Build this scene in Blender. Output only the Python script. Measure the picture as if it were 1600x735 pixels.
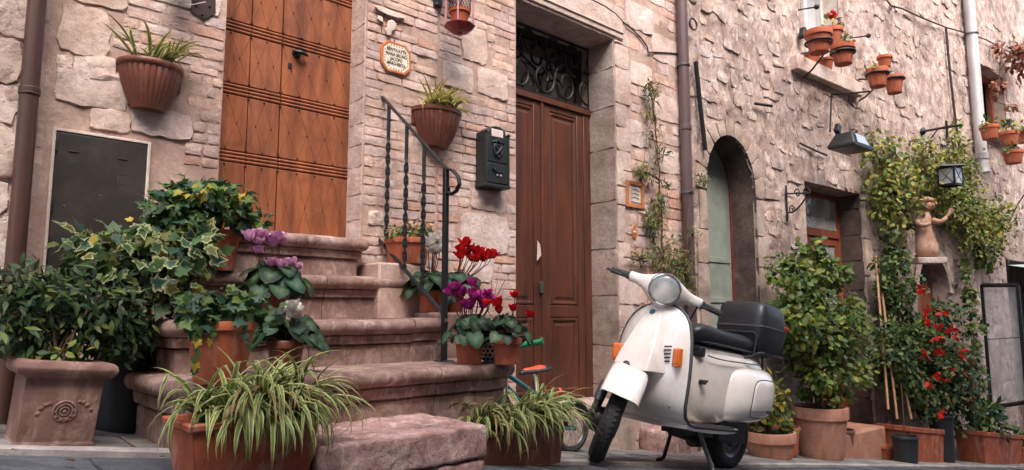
import bpy, math, random
import numpy as np
from mathutils import Vector as V, Matrix, Quaternion, noise

for _o in list(bpy.data.objects): bpy.data.objects.remove(_o)
SC = bpy.context.scene
COL = SC.collection
rad = math.radians
PI = math.pi

# ------------------------------------------------------------------ camera
LENS = 24.0
FPX = 1600 * LENS / 36.0
YAW = rad(47.5)                       # view axis measured from +X (along the facade) towards +Y (into it)
PITCH = math.atan(125 / FPX)
FW = V((math.cos(YAW) * math.cos(PITCH), math.sin(YAW) * math.cos(PITCH), math.sin(PITCH)))
RT = V((math.sin(YAW), -math.cos(YAW), 0))
UP = RT.cross(FW)
cam_d = bpy.data.cameras.new('camera'); cam_d.lens = LENS; cam_d.sensor_width = 36; cam_d.sensor_fit = 'HORIZONTAL'
cam_d.clip_start = 0.02; cam_d.clip_end = 300
cam = bpy.data.objects.new('camera', cam_d); COL.objects.link(cam)
cam.matrix_world = Matrix((( RT.x, UP.x, -FW.x, 0), (RT.y, UP.y, -FW.y, 0), (RT.z, UP.z, -FW.z, 0), (0, 0, 0, 1)))
SC.camera = cam

# ------------------------------------------------------------------ sky, sun, exposure
SUN_EL, SUN_AZ = rad(52), rad(-112)   # azimuth measured from +X counter-clockwise
w = bpy.data.worlds.new('World'); SC.world = w; w.use_nodes = True
nt = w.node_tree; bg = nt.nodes['Background']
sky = nt.nodes.new('ShaderNodeTexSky'); sky.sky_type = 'NISHITA'; sky.sun_disc = False
sky.sun_elevation = SUN_EL; sky.sun_rotation = PI / 2 - SUN_AZ
sky.dust_density = 4.0; sky.air_density = 1.0; sky.ozone_density = 0.6
nt.links.new(sky.outputs[0], bg.inputs[0]); bg.inputs[1].default_value = 0.115
sd = bpy.data.lights.new('sun', 'SUN'); sd.energy = 1.5; sd.angle = rad(45); sd.color = (1.0, 0.945, 0.885)
sun = bpy.data.objects.new('sun', sd); COL.objects.link(sun)
_d = V((math.cos(SUN_AZ) * math.cos(SUN_EL), math.sin(SUN_AZ) * math.cos(SUN_EL), math.sin(SUN_EL)))
sun.rotation_euler = _d.to_track_quat('Z', 'Y').to_euler(); sun.location = _d * 20
SC.view_settings.view_transform = 'Standard'; SC.view_settings.look = 'None'
SC.view_settings.gamma = 1.0; SC.view_settings.exposure = 1.85; SC.view_settings.use_curve_mapping = False
SC.cycles.max_bounces = 5; SC.cycles.diffuse_bounces = 3; SC.cycles.glossy_bounces = 3; SC.cycles.adaptive_threshold = .02; SC.cycles.use_denoising = True
SC.cycles.transparent_max_bounces = 8

# ------------------------------------------------------------------ geometry helpers
def ray(px, py): return FW + RT * ((px - 800) / FPX) + UP * ((367.5 - py) / FPX)
def P(px, py, Y):
    d = ray(px, py); return d * (Y / d.y)
def PD(px, py, dist):                  # point at a forward distance
    return ray(px, py) * dist
def proj(p):
    z = p.dot(FW)
    return 800 + FPX * p.dot(RT) / max(z, .01), 367.5 - FPX * p.dot(UP) / max(z, .01), z
def GZ(x): return -.345 - .155 * min(x, 3.97) - .138 * max(x - 3.97, 0)
def PG(px, py):
    d = ray(px, py); t = 1.0
    for i in range(60):
        q = d * t
        e = q.z - GZ(q.x)
        t += e * .9 / max(.05, -(d.z + .14 * d.x))
        if t < .3: t = .3
        if t > 40: t = 40
    return d * t
class Frame:                           # a facade: along u, up z, outward o
    def __init__(s, O, ang):
        s.O = V(O); a = rad(ang); s.e = V((math.cos(a), -math.sin(a), 0)); s.n = V((-math.sin(a), -math.cos(a), 0))
    def p(s, u, z, o=0.0): return V((s.O.x + s.e.x * u + s.n.x * o, s.O.y + s.e.y * u + s.n.y * o, z))
    def at(s, px, py, o=0.0):          # pixel -> (u, z) on the facade plane pushed out by o
        d = ray(px, py); q = s.O + s.n * o
        t = q.dot(s.n) / d.dot(s.n); h = d * t
        return (h - s.O).dot(s.e), h.z
    def P(s, px, py, o=0.0):
        u, z = s.at(px, py, o); return s.p(u, z, o)
H1 = Frame((0, 3.15, 0), 0.0)
H2 = Frame((4.75, 3.15, 0), 3.6)
def nz(p, s, octv=4, seed=0.0):
    return noise.fractal(V((p[0] * s + seed, p[1] * s + seed * 1.7, p[2] * s - seed)), 1.0, 2.0, octv)

class MB:
    def __init__(s): s.v = []; s.f = []; s.c = []; s.mi = []
    def add(s, vs, fs, col=(1, 1, 1), mi=0):
        o = len(s.v); s.v += [tuple(q) for q in vs]
        s.f += [tuple(i + o for i in f) for f in fs]; s.mi += [mi] * len(fs)
        if len(vs) and not isinstance(col[0], (int, float)): s.c += list(col)
        else: s.c += [tuple(col)] * len(vs)
        return s
    def merge(s, b):
        o = len(s.v); s.v += b.v; s.c += b.c; s.f += [tuple(i + o for i in f) for f in b.f]; s.mi += b.mi; return s
    def box(s, c, size, R=None, col=(1, 1, 1), mi=0, taper=1.0):
        vs = []
        for z in (-.5, .5):
            k = taper if z < 0 else 1.0
            for x, y in ((-.5, -.5), (.5, -.5), (.5, .5), (-.5, .5)):
                q = V((x * size[0] * k, y * size[1] * k, z * size[2]))
                if R is not None: q = R @ q
                vs.append(V(c) + q)
        return s.add(vs, [(0, 3, 2, 1), (4, 5, 6, 7), (0, 1, 5, 4), (1, 2, 6, 5), (2, 3, 7, 6), (3, 0, 4, 7)], col, mi)
    def fbox(s, fr, u0, u1, z0, z1, o0, o1, col=(1, 1, 1), mi=0):
        vs = [fr.p(u, z, o) for z in (z0, z1) for (u, o) in ((u0, o1), (u1, o1), (u1, o0), (u0, o0))]
        return s.add(vs, [(0, 3, 2, 1), (4, 5, 6, 7), (0, 1, 5, 4), (1, 2, 6, 5), (2, 3, 7, 6), (3, 0, 4, 7)], col, mi)
    def loft(s, rings, closed=True, caps=True, col=(1, 1, 1), mi=0, loop=False):
        n = len(rings[0]); vs = [q for r in rings for q in r]; fs = []
        m = len(rings)
        for i in range(m if loop else m - 1):
            a, b = i * n, ((i + 1) % m) * n
            for j in range(n if closed else n - 1):
                k = (j + 1) % n
                fs.append((a + j, a + k, b + k, b + j))
        if caps and closed and not loop:
            fs.append(tuple(range(n - 1, -1, -1))); fs.append(tuple((m - 1) * n + j for j in range(n)))
        return s.add(vs, fs, col, mi)
    def tube(s, pts, r, n=8, col=(1, 1, 1), mi=0, caps=True, loop=False, flat=1.0):
        pts = [V(q) for q in pts]; m = len(pts)
        rs = r if isinstance(r, (list, tuple)) else [r] * m
        rings = []; nrm = None
        for i in range(m):
            if loop: t = pts[(i + 1) % m] - pts[i - 1]
            else: t = pts[min(i + 1, m - 1)] - pts[max(i - 1, 0)]
            if t.length < 1e-9: t = V((0, 0, 1))
            t.normalize()
            if nrm is None:
                nrm = t.orthogonal().normalized() if abs(t.z) > .95 else t.cross(V((0, 0, 1))).normalized()
            nrm = (nrm - t * nrm.dot(t))
            if nrm.length < 1e-6: nrm = t.orthogonal()
            nrm.normalize(); bn = t.cross(nrm)
            rings.append([pts[i] + (nrm * math.cos(2 * PI * k / n) + bn * math.sin(2 * PI * k / n) * flat) * rs[i] for k in range(n)])
        return s.loft(rings, True, caps, col, mi, loop)
    def lathe(s, prof, base, n=24, axis=V((0, 0, 1)), col=(1, 1, 1), mi=0, a0=0, a1=2 * PI, sq=(1, 1), rip=None):
        ax = V(axis).normalized(); q = V((0, 0, 1)).rotation_difference(ax)
        full = abs(a1 - a0 - 2 * PI) < 1e-6; k = n if full else n + 1
        rings = []
        for (r, z) in prof:
            rr = []
            for i in range(k):
                a = a0 + (a1 - a0) * i / n
                R = r * (1 + (rip(a, z) if rip else 0))
                rr.append(V(base) + q @ V((R * math.cos(a) * sq[0], R * math.sin(a) * sq[1], z)))
            rings.append(rr)
        return s.loft(rings, full, False, col, mi)
    def ball(s, c, r, n=8, m=6, col=(1, 1, 1), mi=0, R=None):
        r = r if isinstance(r, (tuple, list)) else (r, r, r)
        rings = []
        for i in range(m + 1):
            a = -PI / 2 + PI * i / m; k = max(math.cos(a), 1e-3)
            rr = []
            for j in range(n):
                q = V((r[0] * k * math.cos(2 * PI * j / n), r[1] * k * math.sin(2 * PI * j / n), r[2] * math.sin(a)))
                if R is not None: q = R @ q
                rr.append(V(c) + q)
            rings.append(rr)
        return s.loft(rings, True, True, col, mi)
    def xf(s, M):
        s.v = [tuple(M @ V(q)) for q in s.v]; return s
    def build(s, name, mat, parent=None, smooth=True, bevel=0, sub=0, ang=40, kind=None, seg=2, weld=0):
        arr = np.array(s.v, dtype=float)
        if parent is None:
            lo, hi = arr.min(0), arr.max(0); base = V(((lo[0] + hi[0]) / 2, (lo[1] + hi[1]) / 2, lo[2]))
        else: base = BASE[parent.name]
        arr = arr - np.array(base)
        me = bpy.data.meshes.new(name); me.from_pydata(arr.tolist(), [], s.f)
        ca = me.color_attributes.new('col', 'FLOAT_COLOR', 'POINT')
        cc = np.ones((len(s.v), 4), dtype=np.float32); cc[:, :3] = np.array(s.c, dtype=np.float32)[:, :3]
        ca.data.foreach_set('color', cc.ravel())
        mats = mat if isinstance(mat, (list, tuple)) else [mat]
        for m_ in mats: me.materials.append(m_)
        if len(mats) > 1: me.polygons.foreach_set('material_index', s.mi)
        if smooth:
            me.polygons.foreach_set('use_smooth', [True] * len(me.polygons))
            if ang < 180: me.set_sharp_from_angle(angle=rad(ang))
        me.update()
        o = bpy.data.objects.new(name, me); COL.objects.link(o)
        if parent is None: o.location = base
        else: o.parent = parent
        BASE[o.name] = base
        if weld:
            m_ = o.modifiers.new('weld', 'WELD'); m_.merge_threshold = weld
        if bevel:
            m_ = o.modifiers.new('bevel', 'BEVEL'); m_.width = bevel; m_.segments = seg; m_.limit_method = 'ANGLE'; m_.angle_limit = rad(35)
        if sub:
            m_ = o.modifiers.new('sub', 'SUBSURF'); m_.levels = sub; m_.render_levels = sub
        if kind: o['kind'] = kind
        return o
BASE = {}
def tag(o, label=None, cat=None, group=None, kind=None):
    if label: o['label'] = label
    if cat: o['category'] = cat
    if group: o['group'] = group
    if kind: o['kind'] = kind
    return o
def thing(name, label, cat, loc, group=None):
    o = bpy.data.objects.new(name, None); COL.objects.link(o); o.location = loc; o.empty_display_size = .05
    BASE[o.name] = V(loc); return tag(o, label, cat, group)
def emit(pieces, name, mat, parent, cap, rest='rest', **kw):
    """pieces: list of MB. The largest in view become objects of their own, the others one 'stuff' part."""
    def size(b):
        a = [proj(V(q)) for q in b.v]
        xs = [q[0] for q in a]; ys = [q[1] for q in a]
        if max(xs) < 0 or min(xs) > 1600 or max(ys) < 0 or min(ys) > 735: return -1
        return (max(xs) - min(xs)) * (max(ys) - min(ys)) + (max(xs) - min(xs) + max(ys) - min(ys))
    srt = sorted(pieces, key=size, reverse=True)
    for b in srt[:cap]: b.build(name, mat, parent, **kw)
    if len(srt) > cap:
        r = MB()
        for b in srt[cap:]: r.merge(b)
        r.build(rest, mat, parent, kind='stuff', **kw)
def arc(c, r, a0, a1, n, ex, ey):
    return [V(c) + V(ex) * (r * math.cos(a0 + (a1 - a0) * i / n)) + V(ey) * (r * math.sin(a0 + (a1 - a0) * i / n)) for i in range(n + 1)]
def bez(a, b, c, d, n=10):
    a, b, c, d = V(a), V(b), V(c), V(d); out = []
    for i in range(n + 1):
        t = i / n; out.append(a * (1 - t) ** 3 + b * (3 * t * (1 - t) ** 2) + c * (3 * t * t * (1 - t)) + d * t ** 3)
    return out

# ------------------------------------------------------------------ materials
def sr(r, g, b):
    f = lambda c: ((c / 255 + .055) / 1.055) ** 2.4 if c > 10 else c / 255 / 12.92
    return (f(r), f(g), f(b))
class NT:
    def __init__(s, name):
        s.m = bpy.data.materials.new(name); s.m.use_nodes = True; s.t = s.m.node_tree; s.n = s.t.nodes; s.b = s.n['Principled BSDF']
        s.out = s.n['Material Output']
    def new(s, k, **kw):
        o = s.n.new('ShaderNode' + k)
        for a, b in kw.items(): setattr(o, a, b)
        return o
    def link(s, a, b): s.t.links.new(a, b)
    def coord(s, world):
        if world: return s.new('NewGeometry').outputs['Position']
        return s.new('TexCoord').outputs['Object']
    def noise(s, co, scale, detail=5, rough=.6, dist=0.0, stretch=None):
        if stretch:
            mp = s.new('Mapping'); mp.inputs['Scale'].default_value = stretch; s.link(co, mp.inputs[0]); co = mp.outputs[0]
        x = s.new('TexNoise'); x.inputs['Scale'].default_value = scale; x.inputs['Detail'].default_value = detail
        x.inputs['Roughness'].default_value = rough; x.inputs['Distortion'].default_value = dist; s.link(co, x.inputs['Vector']); return x.outputs['Fac']
    def vor(s, co, scale, feature='F1'):
        x = s.new('TexVoronoi'); x.feature = feature; x.inputs['Scale'].default_value = scale; s.link(co, x.inputs['Vector']); return x.outputs['Distance']
    def ramp(s, f, stops):
        x = s.new('ValToRGB'); e = x.color_ramp.elements
        while len(e) < len(stops): e.new(.5)
        for i, (p, c) in enumerate(stops): e[i].position = p; e[i].color = tuple(c) + (1,) if len(c) == 3 else c
        s.link(f, x.inputs[0]); return x.outputs[0]
    def maprange(s, f, a, b, c, d):
        x = s.new('MapRange'); 
        for i, q in enumerate((a, b, c, d)): x.inputs[i + 1].default_value = q
        s.link(f, x.inputs[0]); return x.outputs[0]
    def mix(s, f, a, b, mode='MIX'):
        x = s.new('Mix'); x.data_type = 'RGBA'; x.blend_type = mode
        for i, q in ((0, f), (6, a), (7, b)):
            if isinstance(q, (int, float)): x.inputs[i].default_value = q
            elif isinstance(q, tuple): x.inputs[i].default_value = q + (1,) if len(q) == 3 else q
            else: s.link(q, x.inputs[i])
        return x.outputs[2]
    def math(s, op, a, b):
        x = s.new('Math'); x.operation = op
        for i, q in enumerate((a, b)):
            if isinstance(q, (int, float)): x.inputs[i].default_value = q
            else: s.link(q, x.inputs[i])
        return x.outputs[0]
    def attr(s):
        x = s.new('Attribute'); x.attribute_name = 'col'; return x.outputs['Color']
    def bump(s, hs, strength=.5, dist=.01):
        b = s.new('Bump'); b.inputs['Strength'].default_value = strength; b.inputs['Distance'].default_value = dist
        s.link(hs, b.inputs['Height']); s.link(b.outputs[0], s.b.inputs['Normal'])
    def set(s, **kw):
        for k, q in kw.items():
            i = s.b.inputs[k.replace('_', ' ')]
            if isinstance(q, tuple): i.default_value = q + (1,) if len(q) == 3 else q
            elif isinstance(q, (int, float)): i.default_value = q
            else: s.link(q, i)
        return s
def M(name, a, b=None, scale=6, rough=.6, bump=.15, bscale=60, metal=0, spec=.5, world=False, coat=0, grime=0, gcol=(.05, .04, .035), gscale=3, stretch=None, lime=0, bdist=.004, rvar=.15):
    t = NT(name); co = t.coord(world)
    b = b or tuple(c * .75 for c in a)
    f = t.noise(co, scale, 6, .65, 0, stretch)
    c = t.mix(t.maprange(f, .3, .7, 0, 1), a, b)
    if grime:
        g = t.noise(co, gscale, 8, .7, .4)
        c = t.mix(t.maprange(g, .48, .72, 0, grime), c, gcol)
    if lime:
        l_ = t.noise(co, 9, 6, .72, .6, (1, 1, .5)); c = t.mix(t.maprange(l_, .53, .70, 0, lime), c, sr(206, 178, 160)); c = t.mix(t.maprange(l_, .44, .30, 0, lime), c, sr(70, 50, 42))
    c = t.mix(1.0, c, t.attr(), 'MULTIPLY')
    t.set(Base_Color=c, Metallic=metal, Specular_IOR_Level=spec, Coat_Weight=coat)
    t.set(Roughness=t.maprange(f, .2, .8, max(rough - rvar, .03), min(rough + rvar, 1)))
    if bump: t.bump(t.noise(co, bscale, 6, .7, 0, stretch), bump, bdist)
    return t.m

def stone_material(name, light, mid, dark, pit=.5, bscale=30, bstr=.7, bdist=.012, stain=.35, fleck=0.0):
    t = NT(name); co = t.coord(True)
    n1 = t.noise(co, 5, 5, .7, .3); n2 = t.noise(co, 38, 5, .75); n3 = t.noise(co, 1.3, 4, .65, .6)
    c = t.ramp(n1, [(.30, dark), (.5, mid), (.68, light)])
    c = t.mix(t.maprange(n2, .35, .62, .55, 0), c, tuple(q * .62 for q in mid))
    c = t.mix(t.maprange(n3, .50, .70, 0, stain), c, tuple(q * .45 for q in dark))
    pits = t.vor(co, 55); pf = t.maprange(pits, .0, .22, 1, 0)
    pm = t.math('MULTIPLY', pf, t.maprange(n1, .45, .62, 0, 1))
    c = t.mix(t.math('MULTIPLY', pm, pit), c, tuple(q * .3 for q in dark))
    if fleck:
        nf = t.noise(co, 15, 7, .74, .8, (1, 1, .6))
        c = t.mix(t.maprange(nf, .54, .66, 0, fleck), c, tuple(min(.82, q * 1.25) for q in light))
        c = t.mix(t.maprange(nf, .46, .34, 0, fleck), c, tuple(q * .5 for q in dark))
    c = t.mix(1.0, c, t.attr(), 'MULTIPLY')
    t.set(Base_Color=c, Roughness=.9, Specular_IOR_Level=.25)
    h = t.math('ADD', t.math('MULTIPLY', n2, .6), t.noise(co, bscale / 3, 6, .72))
    h = t.math('SUBTRACT', h, t.math('MULTIPLY', pm, .5))
    if fleck: h = t.math('ADD', h, t.math('MULTIPLY', nf, .9))
    t.bump(h, bstr, bdist)
    return t.m

def leaf_material(name, trans=.28, rough=.52):
    t = NT(name); co = t.coord(True)
    n = t.noise(co, 45, 4, .6)
    c = t.mix(1.0, t.attr(), t.ramp(n, [(.3, (.72, .72, .72)), (.7, (1.15, 1.15, 1.1))]), 'MULTIPLY')
    t.set(Base_Color=c, Roughness=rough, Specular_IOR_Level=.35)
    t.bump(t.noise(co, 160, 3, .6), .25, .002)
    tr = t.new('BsdfTranslucent'); t.link(c, tr.inputs[0])
    mx = t.new('MixShader'); mx.inputs[0].default_value = trans
    t.link(t.b.outputs[0], mx.inputs[1]); t.link(tr.outputs[0], mx.inputs[2]); t.link(mx.outputs[0], t.out.inputs[0])
    return t.m

m_stone = stone_material('pale_limestone', sr(230, 212, 204), sr(210, 186, 175), sr(168, 140, 129))
m_brick = stone_material('weathered_brick', sr(230, 209, 201), sr(213, 184, 173), sr(170, 136, 125), pit=.3, bscale=36, bstr=.8, stain=.5)
m_mortar = stone_material('lime_mortar', sr(212, 186, 173), sr(190, 160, 147), sr(150, 120, 108), pit=.3, bscale=40, bstr=.7, bdist=.008)
m_render = stone_material('rough_render', sr(220, 201, 192), sr(186, 162, 152), sr(132, 108, 100), pit=.5, bscale=30, bstr=.75, bdist=.013, stain=.7, fleck=.75)
m_rubble = stone_material('rubble_stone', sr(228, 210, 201), sr(196, 172, 162), sr(142, 117, 108), pit=.5, bscale=30, bstr=.7, bdist=.012, stain=.55, fleck=.6)
m_dark_reveal = stone_material('dark_reveal_stone', sr(122, 104, 96), sr(98, 82, 75), sr(66, 54, 50), pit=.35, bscale=30)  # darker brown stone for the arch and shop door reveals
m_jamb = stone_material('grey_jamb_stone', sr(206, 188, 178), sr(180, 158, 146), sr(140, 118, 106), pit=.35, bscale=30)
m_step = stone_material('brown_step_stone', sr(194, 169, 160), sr(150, 121, 111), sr(98, 74, 66), pit=.4, bscale=30, bstr=.5, bdist=.006, stain=.6, fleck=.5)
m_block = stone_material('pink_block_stone', sr(222, 192, 184), sr(192, 152, 143), sr(120, 90, 83), pit=.8, bscale=30, bstr=.9, bdist=.012, stain=.6, fleck=.6)
m_pave = stone_material('grey_paving', sr(170, 165, 160), sr(136, 131, 127), sr(98, 94, 92), pit=.4, bscale=30, bstr=.5, bdist=.008, stain=.5)
m_street = stone_material('dark_street', sr(110, 113, 118), sr(86, 89, 94), sr(60, 62, 66), pit=.6, bscale=40, bstr=.6, bdist=.008, stain=.4)
m_kerb = stone_material('pale_kerb', sr(200, 190, 184), sr(172, 162, 156), sr(128, 119, 114), pit=.4, bscale=30, bstr=.4)
m_terra = M('terracotta', sr(178, 96, 66), sr(146, 74, 52), 7, .78, .25, 60, grime=.35, gcol=sr(110, 74, 62), spec=.3, lime=.5)
m_terra_pale = M('pale_terracotta', sr(190, 138, 116), sr(160, 112, 94), 6, .85, .3, 50, grime=.4, gcol=sr(110, 84, 76), spec=.25, lime=.5)
m_terra_old = M('weathered_terracotta', sr(142, 108, 98), sr(104, 78, 72), 5, .9, .5, 45, grime=.55, gcol=sr(70, 56, 54), spec=.2, bdist=.008, lime=.5)
m_plastic_pot = M('brown_plastic_pot', sr(128, 72, 54), sr(98, 54, 42), 8, .5, .1, 60, grime=.2, lime=.25)
m_black_pot = M('black_plastic_pot', sr(44, 48, 52), sr(30, 33, 36), 8, .5, .1)
m_soil = M('potting_soil', sr(48, 36, 28), sr(28, 22, 18), 30, .95, .8, 60, bdist=.01)
m_wood1 = M('orange_door_wood', sr(174, 104, 67), sr(108, 60, 40), 14, .62, .45, 70, grime=.6, gcol=sr(84, 48, 34), gscale=5, stretch=(1, 1, .12), spec=.3)
m_wood1d = M('door_seam_dark', sr(62, 34, 24), sr(42, 24, 18), 9, .7, .2)
m_score = M('door_scoring', sr(116, 64, 40), sr(96, 52, 34), 9, .7, 0)
m_wood2 = M('brown_door_wood', sr(104, 60, 43), sr(60, 34, 26), 14, .4, .3, 80, grime=.4, gcol=sr(44, 26, 20), stretch=(1, 1, .12), spec=.5, coat=.15)
m_wood3 = M('red_shop_wood', sr(150, 80, 56), sr(112, 56, 40), 10, .5, .25, 90, grime=.3, gcol=sr(60, 34, 26), stretch=(1, 1, .12))
m_darkglass = M('dark_pane', (.02, .017, .016), (.03, .02, .017), 3, .12, .05, 6, coat=1.0, rvar=.04)
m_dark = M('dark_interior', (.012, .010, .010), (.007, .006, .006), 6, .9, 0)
m_iron = M('black_iron', (.022, .023, .025), (.012, .012, .013), 20, .45, .25, 120, metal=.3, spec=.5)
m_rust = M('rusty_iron', sr(70, 50, 42), sr(44, 34, 32), 20, .7, .4, 90, metal=.2)
m_cabinet = M('dark_painted_metal', sr(50, 43, 39), sr(35, 31, 29), 7, .5, .1, 30, grime=.4, gcol=sr(92, 78, 68), gscale=7)
m_pipe_b = M('brown_painted_pipe', sr(92, 64, 56), sr(70, 48, 42), 6, .42, .08, 40, metal=.2, stretch=(1, 1, .3))
m_pipe_m = M('mauve_painted_pipe', sr(112, 92, 92), sr(86, 68, 70), 6, .4, .08, 40, metal=.2, stretch=(1, 1, .3))
m_zinc = M('zinc_pipe', sr(206, 202, 200), sr(168, 164, 164), 5, .42, .08, 40, metal=.25, stretch=(1, 1, .3))
m_green_iron = M('mailbox_paint', sr(40, 44, 46), sr(28, 32, 34), 12, .45, .12, 80, spec=.5)
m_paper = M('printed_paper', sr(226, 214, 210), sr(200, 170, 168), 60, .7, 0, rvar=.05)
m_ceramic = M('glazed_tile', sr(232, 222, 206), sr(214, 200, 182), 20, .3, .05)
m_ceram_o = M('orange_glaze', sr(206, 134, 80), sr(172, 100, 58), 20, .4, .1)
m_ink = M('dark_ink', sr(52, 44, 40), sr(40, 36, 34), 20, .5, 0)
m_plasterw = M('white_plaster', sr(222, 206, 196), sr(190, 172, 162), 12, .8, .3, 60, grime=.3, gcol=sr(110, 94, 86))
m_redpaint = M('red_painted_tin', sr(150, 46, 52), sr(112, 32, 38), 12, .45, .1, 60, grime=.3)
m_pinkpaint = M('pink_painted_tin', sr(206, 150, 146), sr(176, 118, 116), 14, .5, .1, 60)
m_wire = M('dark_wire_mesh', sr(60, 46, 44), sr(40, 34, 34), 14, .5, 0, metal=.5)
m_white = M('scooter_white_enamel', sr(240, 233, 226), sr(232, 223, 214), 3, .2, .02, 8, coat=.8, rvar=.06, grime=.3, gcol=sr(186, 164, 150), gscale=7)
m_rubber = M('tyre_rubber', (.018, .018, .019), (.028, .027, .026), 20, .75, .3, 90)
m_blackpl = M('black_plastic', (.016, .017, .019), (.022, .023, .026), 14, .42, .15, 140)
m_vinyl = M('black_vinyl', (.018, .019, .021), (.024, .025, .027), 10, .4, .2, 160)
m_greyrub = M('grey_rubber_trim', sr(74, 76, 80), sr(60, 62, 66), 10, .55, .1)
m_chrome = M('chrome', (.75, .75, .76), (.6, .6, .6), 10, .14, 0, metal=1, rvar=.06)
m_alu = M('grey_metal', sr(130, 130, 132), sr(96, 96, 98), 10, .4, .1, metal=.8)
m_lens = M('headlight_glass', sr(206, 208, 210), sr(170, 174, 178), 22, .34, .6, 60, coat=.9, rvar=.05, metal=.25)
m_amber = M('amber_lens', sr(226, 120, 34), sr(204, 92, 20), 18, .22, .35, 70, coat=.5, rvar=.05)
m_redlens = M('red_lens', sr(176, 40, 36), sr(150, 28, 26), 18, .25, .2, 70, coat=.5, rvar=.05)
m_leaf = leaf_material('leaf')
m_petal = leaf_material('petal', .35, .6)
m_bark = M('woody_stem', sr(104, 80, 62), sr(72, 54, 42), 14, .85, .5, 60)
m_cane = M('bamboo_cane', sr(190, 150, 110), sr(150, 112, 80), 12, .6, .2, 60)
def glass_mat():
    t = NT('window_glass'); t.set(Base_Color=(.8, .84, .84), Roughness=.03, Transmission_Weight=.0, Alpha=.30, Specular_IOR_Level=1.0, Coat_Weight=1.0)
    return t.m
m_glass = glass_mat()
m_winframe = M('pale_window_frame', sr(214, 208, 204), sr(190, 182, 178), 8, .5, .1)
m_curtain = M('white_curtain', sr(214, 212, 214), sr(176, 176, 182), 3, .9, .2, 30, stretch=(6, 6, .3))
m_teal = M('teal_bike_paint', sr(52, 110, 116), sr(40, 86, 92), 6, .3, 0, coat=.5)
m_greenpl = M('green_plastic', sr(34, 130, 84), sr(24, 104, 66), 6, .4, .1)
m_orangepl = M('orange_vinyl', sr(226, 92, 56), sr(200, 74, 44), 6, .45, .1)
m_bluegrey = M('faded_green_door', sr(150, 158, 150), sr(120, 128, 122), 4, .6, .1, 40, grime=.4, gcol=sr(80, 84, 80))
m_putto = M('terracotta_relief', sr(190, 146, 120), sr(150, 110, 90), 10, .9, .6, 40, grime=.6, gcol=sr(196, 182, 170), gscale=6, lime=.5, bdist=.01)
# ------------------------------------------------------------------ masonry tools
rng = random.Random(7)
def tint(r, lo=.86, hi=1.08, warm=.05):
    k = r.uniform(lo, hi); q = r.uniform(-warm, warm)
    return (k * (1 + q), k, k * (1 - q * 1.3))
def stone(fr, u0, u1, z0, z1, proud, r, col=None, k=.10, jit=.035, back=.02, nx=5, ny=4, rough=.25, edge=.7):
    b = MB(); cu, cz, hu, hz = (u0 + u1) / 2, (z0 + z1) / 2, (u1 - u0) / 2, (z1 - z0) / 2
    m = min(hu, hz); col = col or tint(r); sd = r.uniform(0, 99)
    idx = {}; vs = []
    sk = r.uniform(-.06, .06)
    for j in range(ny):
        for i in range(nx):
            s = -1 + 2 * i / (nx - 1); t = -1 + 2 * j / (ny - 1)
            bd = i in (0, nx - 1) or j in (0, ny - 1)
            kx = k * m / hu * 1.6; kz = k * m / hz * 1.6
            x = s * (1 - kx * t * t * t * t); y = t * (1 - kz * s * s * s * s)
            du = r.uniform(-jit, jit) * m * 2; dz = r.uniform(-jit, jit) * m * 2
            if not bd: du *= 1.5; dz *= 1.5
            o = proud * (edge if bd else 1.0) + proud * rough * r.uniform(-1, 1)
            idx[i, j] = len(vs); vs.append(fr.p(cu + x * hu + du + sk * m * t, cz + y * hz + dz, o))
    fs = [(idx[i, j], idx[i + 1, j], idx[i + 1, j + 1], idx[i, j + 1]) for j in range(ny - 1) for i in range(nx - 1)]
    ring = [(i, 0) for i in range(nx)] + [(nx - 1, j) for j in range(1, ny)] + [(i, ny - 1) for i in range(nx - 2, -1, -1)] + [(0, j) for j in range(ny - 2, 0, -1)]
    off = len(vs)
    for (i, j) in ring:
        s = -1 + 2 * i / (nx - 1); t = -1 + 2 * j / (ny - 1)
        vs.append(fr.p(cu + s * hu * 1.01, cz + t * hz * 1.01, -back))
    n = len(ring)
    for a in range(n):
        c = (a + 1) % n; fs.append((idx[ring[c]], idx[ring[a]], off + a, off + c))
    return b.add(vs, fs, col)
def hit(rect, ex):
    for e in ex:
        if rect[0] < e[1] and rect[1] > e[0] and rect[2] < e[3] and rect[3] > e[2]: return True
    return False
def courses(u0, u1, z0, z1, h0, h1, l0, l1, gap, ex, r, skip=0.0):
    out = []; z = z0
    while z < z1:
        h = r.uniform(h0, h1); u = u0 + r.uniform(-l0, 0) * .8
        while u < u1:
            l = r.uniform(l0, l1) * (1.0 if r.random() > .15 else .6)
            a, b = max(u, u0), min(u + l, u1)
            # trim against exclusions
            q = (a + gap / 2, b - gap / 2, z + gap / 2, z + h - gap / 2)
            if b - a > l0 * .45:
                for e in ex:
                    if q[0] < e[1] and q[1] > e[0] and q[2] < e[3] and q[3] > e[2]:
                        if q[0] < e[0] - l0 * .4 and q[1] <= e[1]: q = (q[0], e[0] - gap / 2, q[2], q[3])
                        elif q[1] > e[1] + l0 * .4 and q[0] >= e[0]: q = (e[1] + gap / 2, q[1], q[2], q[3])
                        else: q = None
                    if q is None: break
                if q and r.random() >= skip: out.append(q)
            u += l
        z += h
    return out
def pxrect(fr, x0, y0, x1, y1):
    ym, xm = (y0 + y1) / 2, (x0 + x1) / 2
    return (fr.at(x0, ym)[0], fr.at(x1, ym)[0], fr.at(xm, y1)[1], fr.at(xm, y0)[1])
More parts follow.
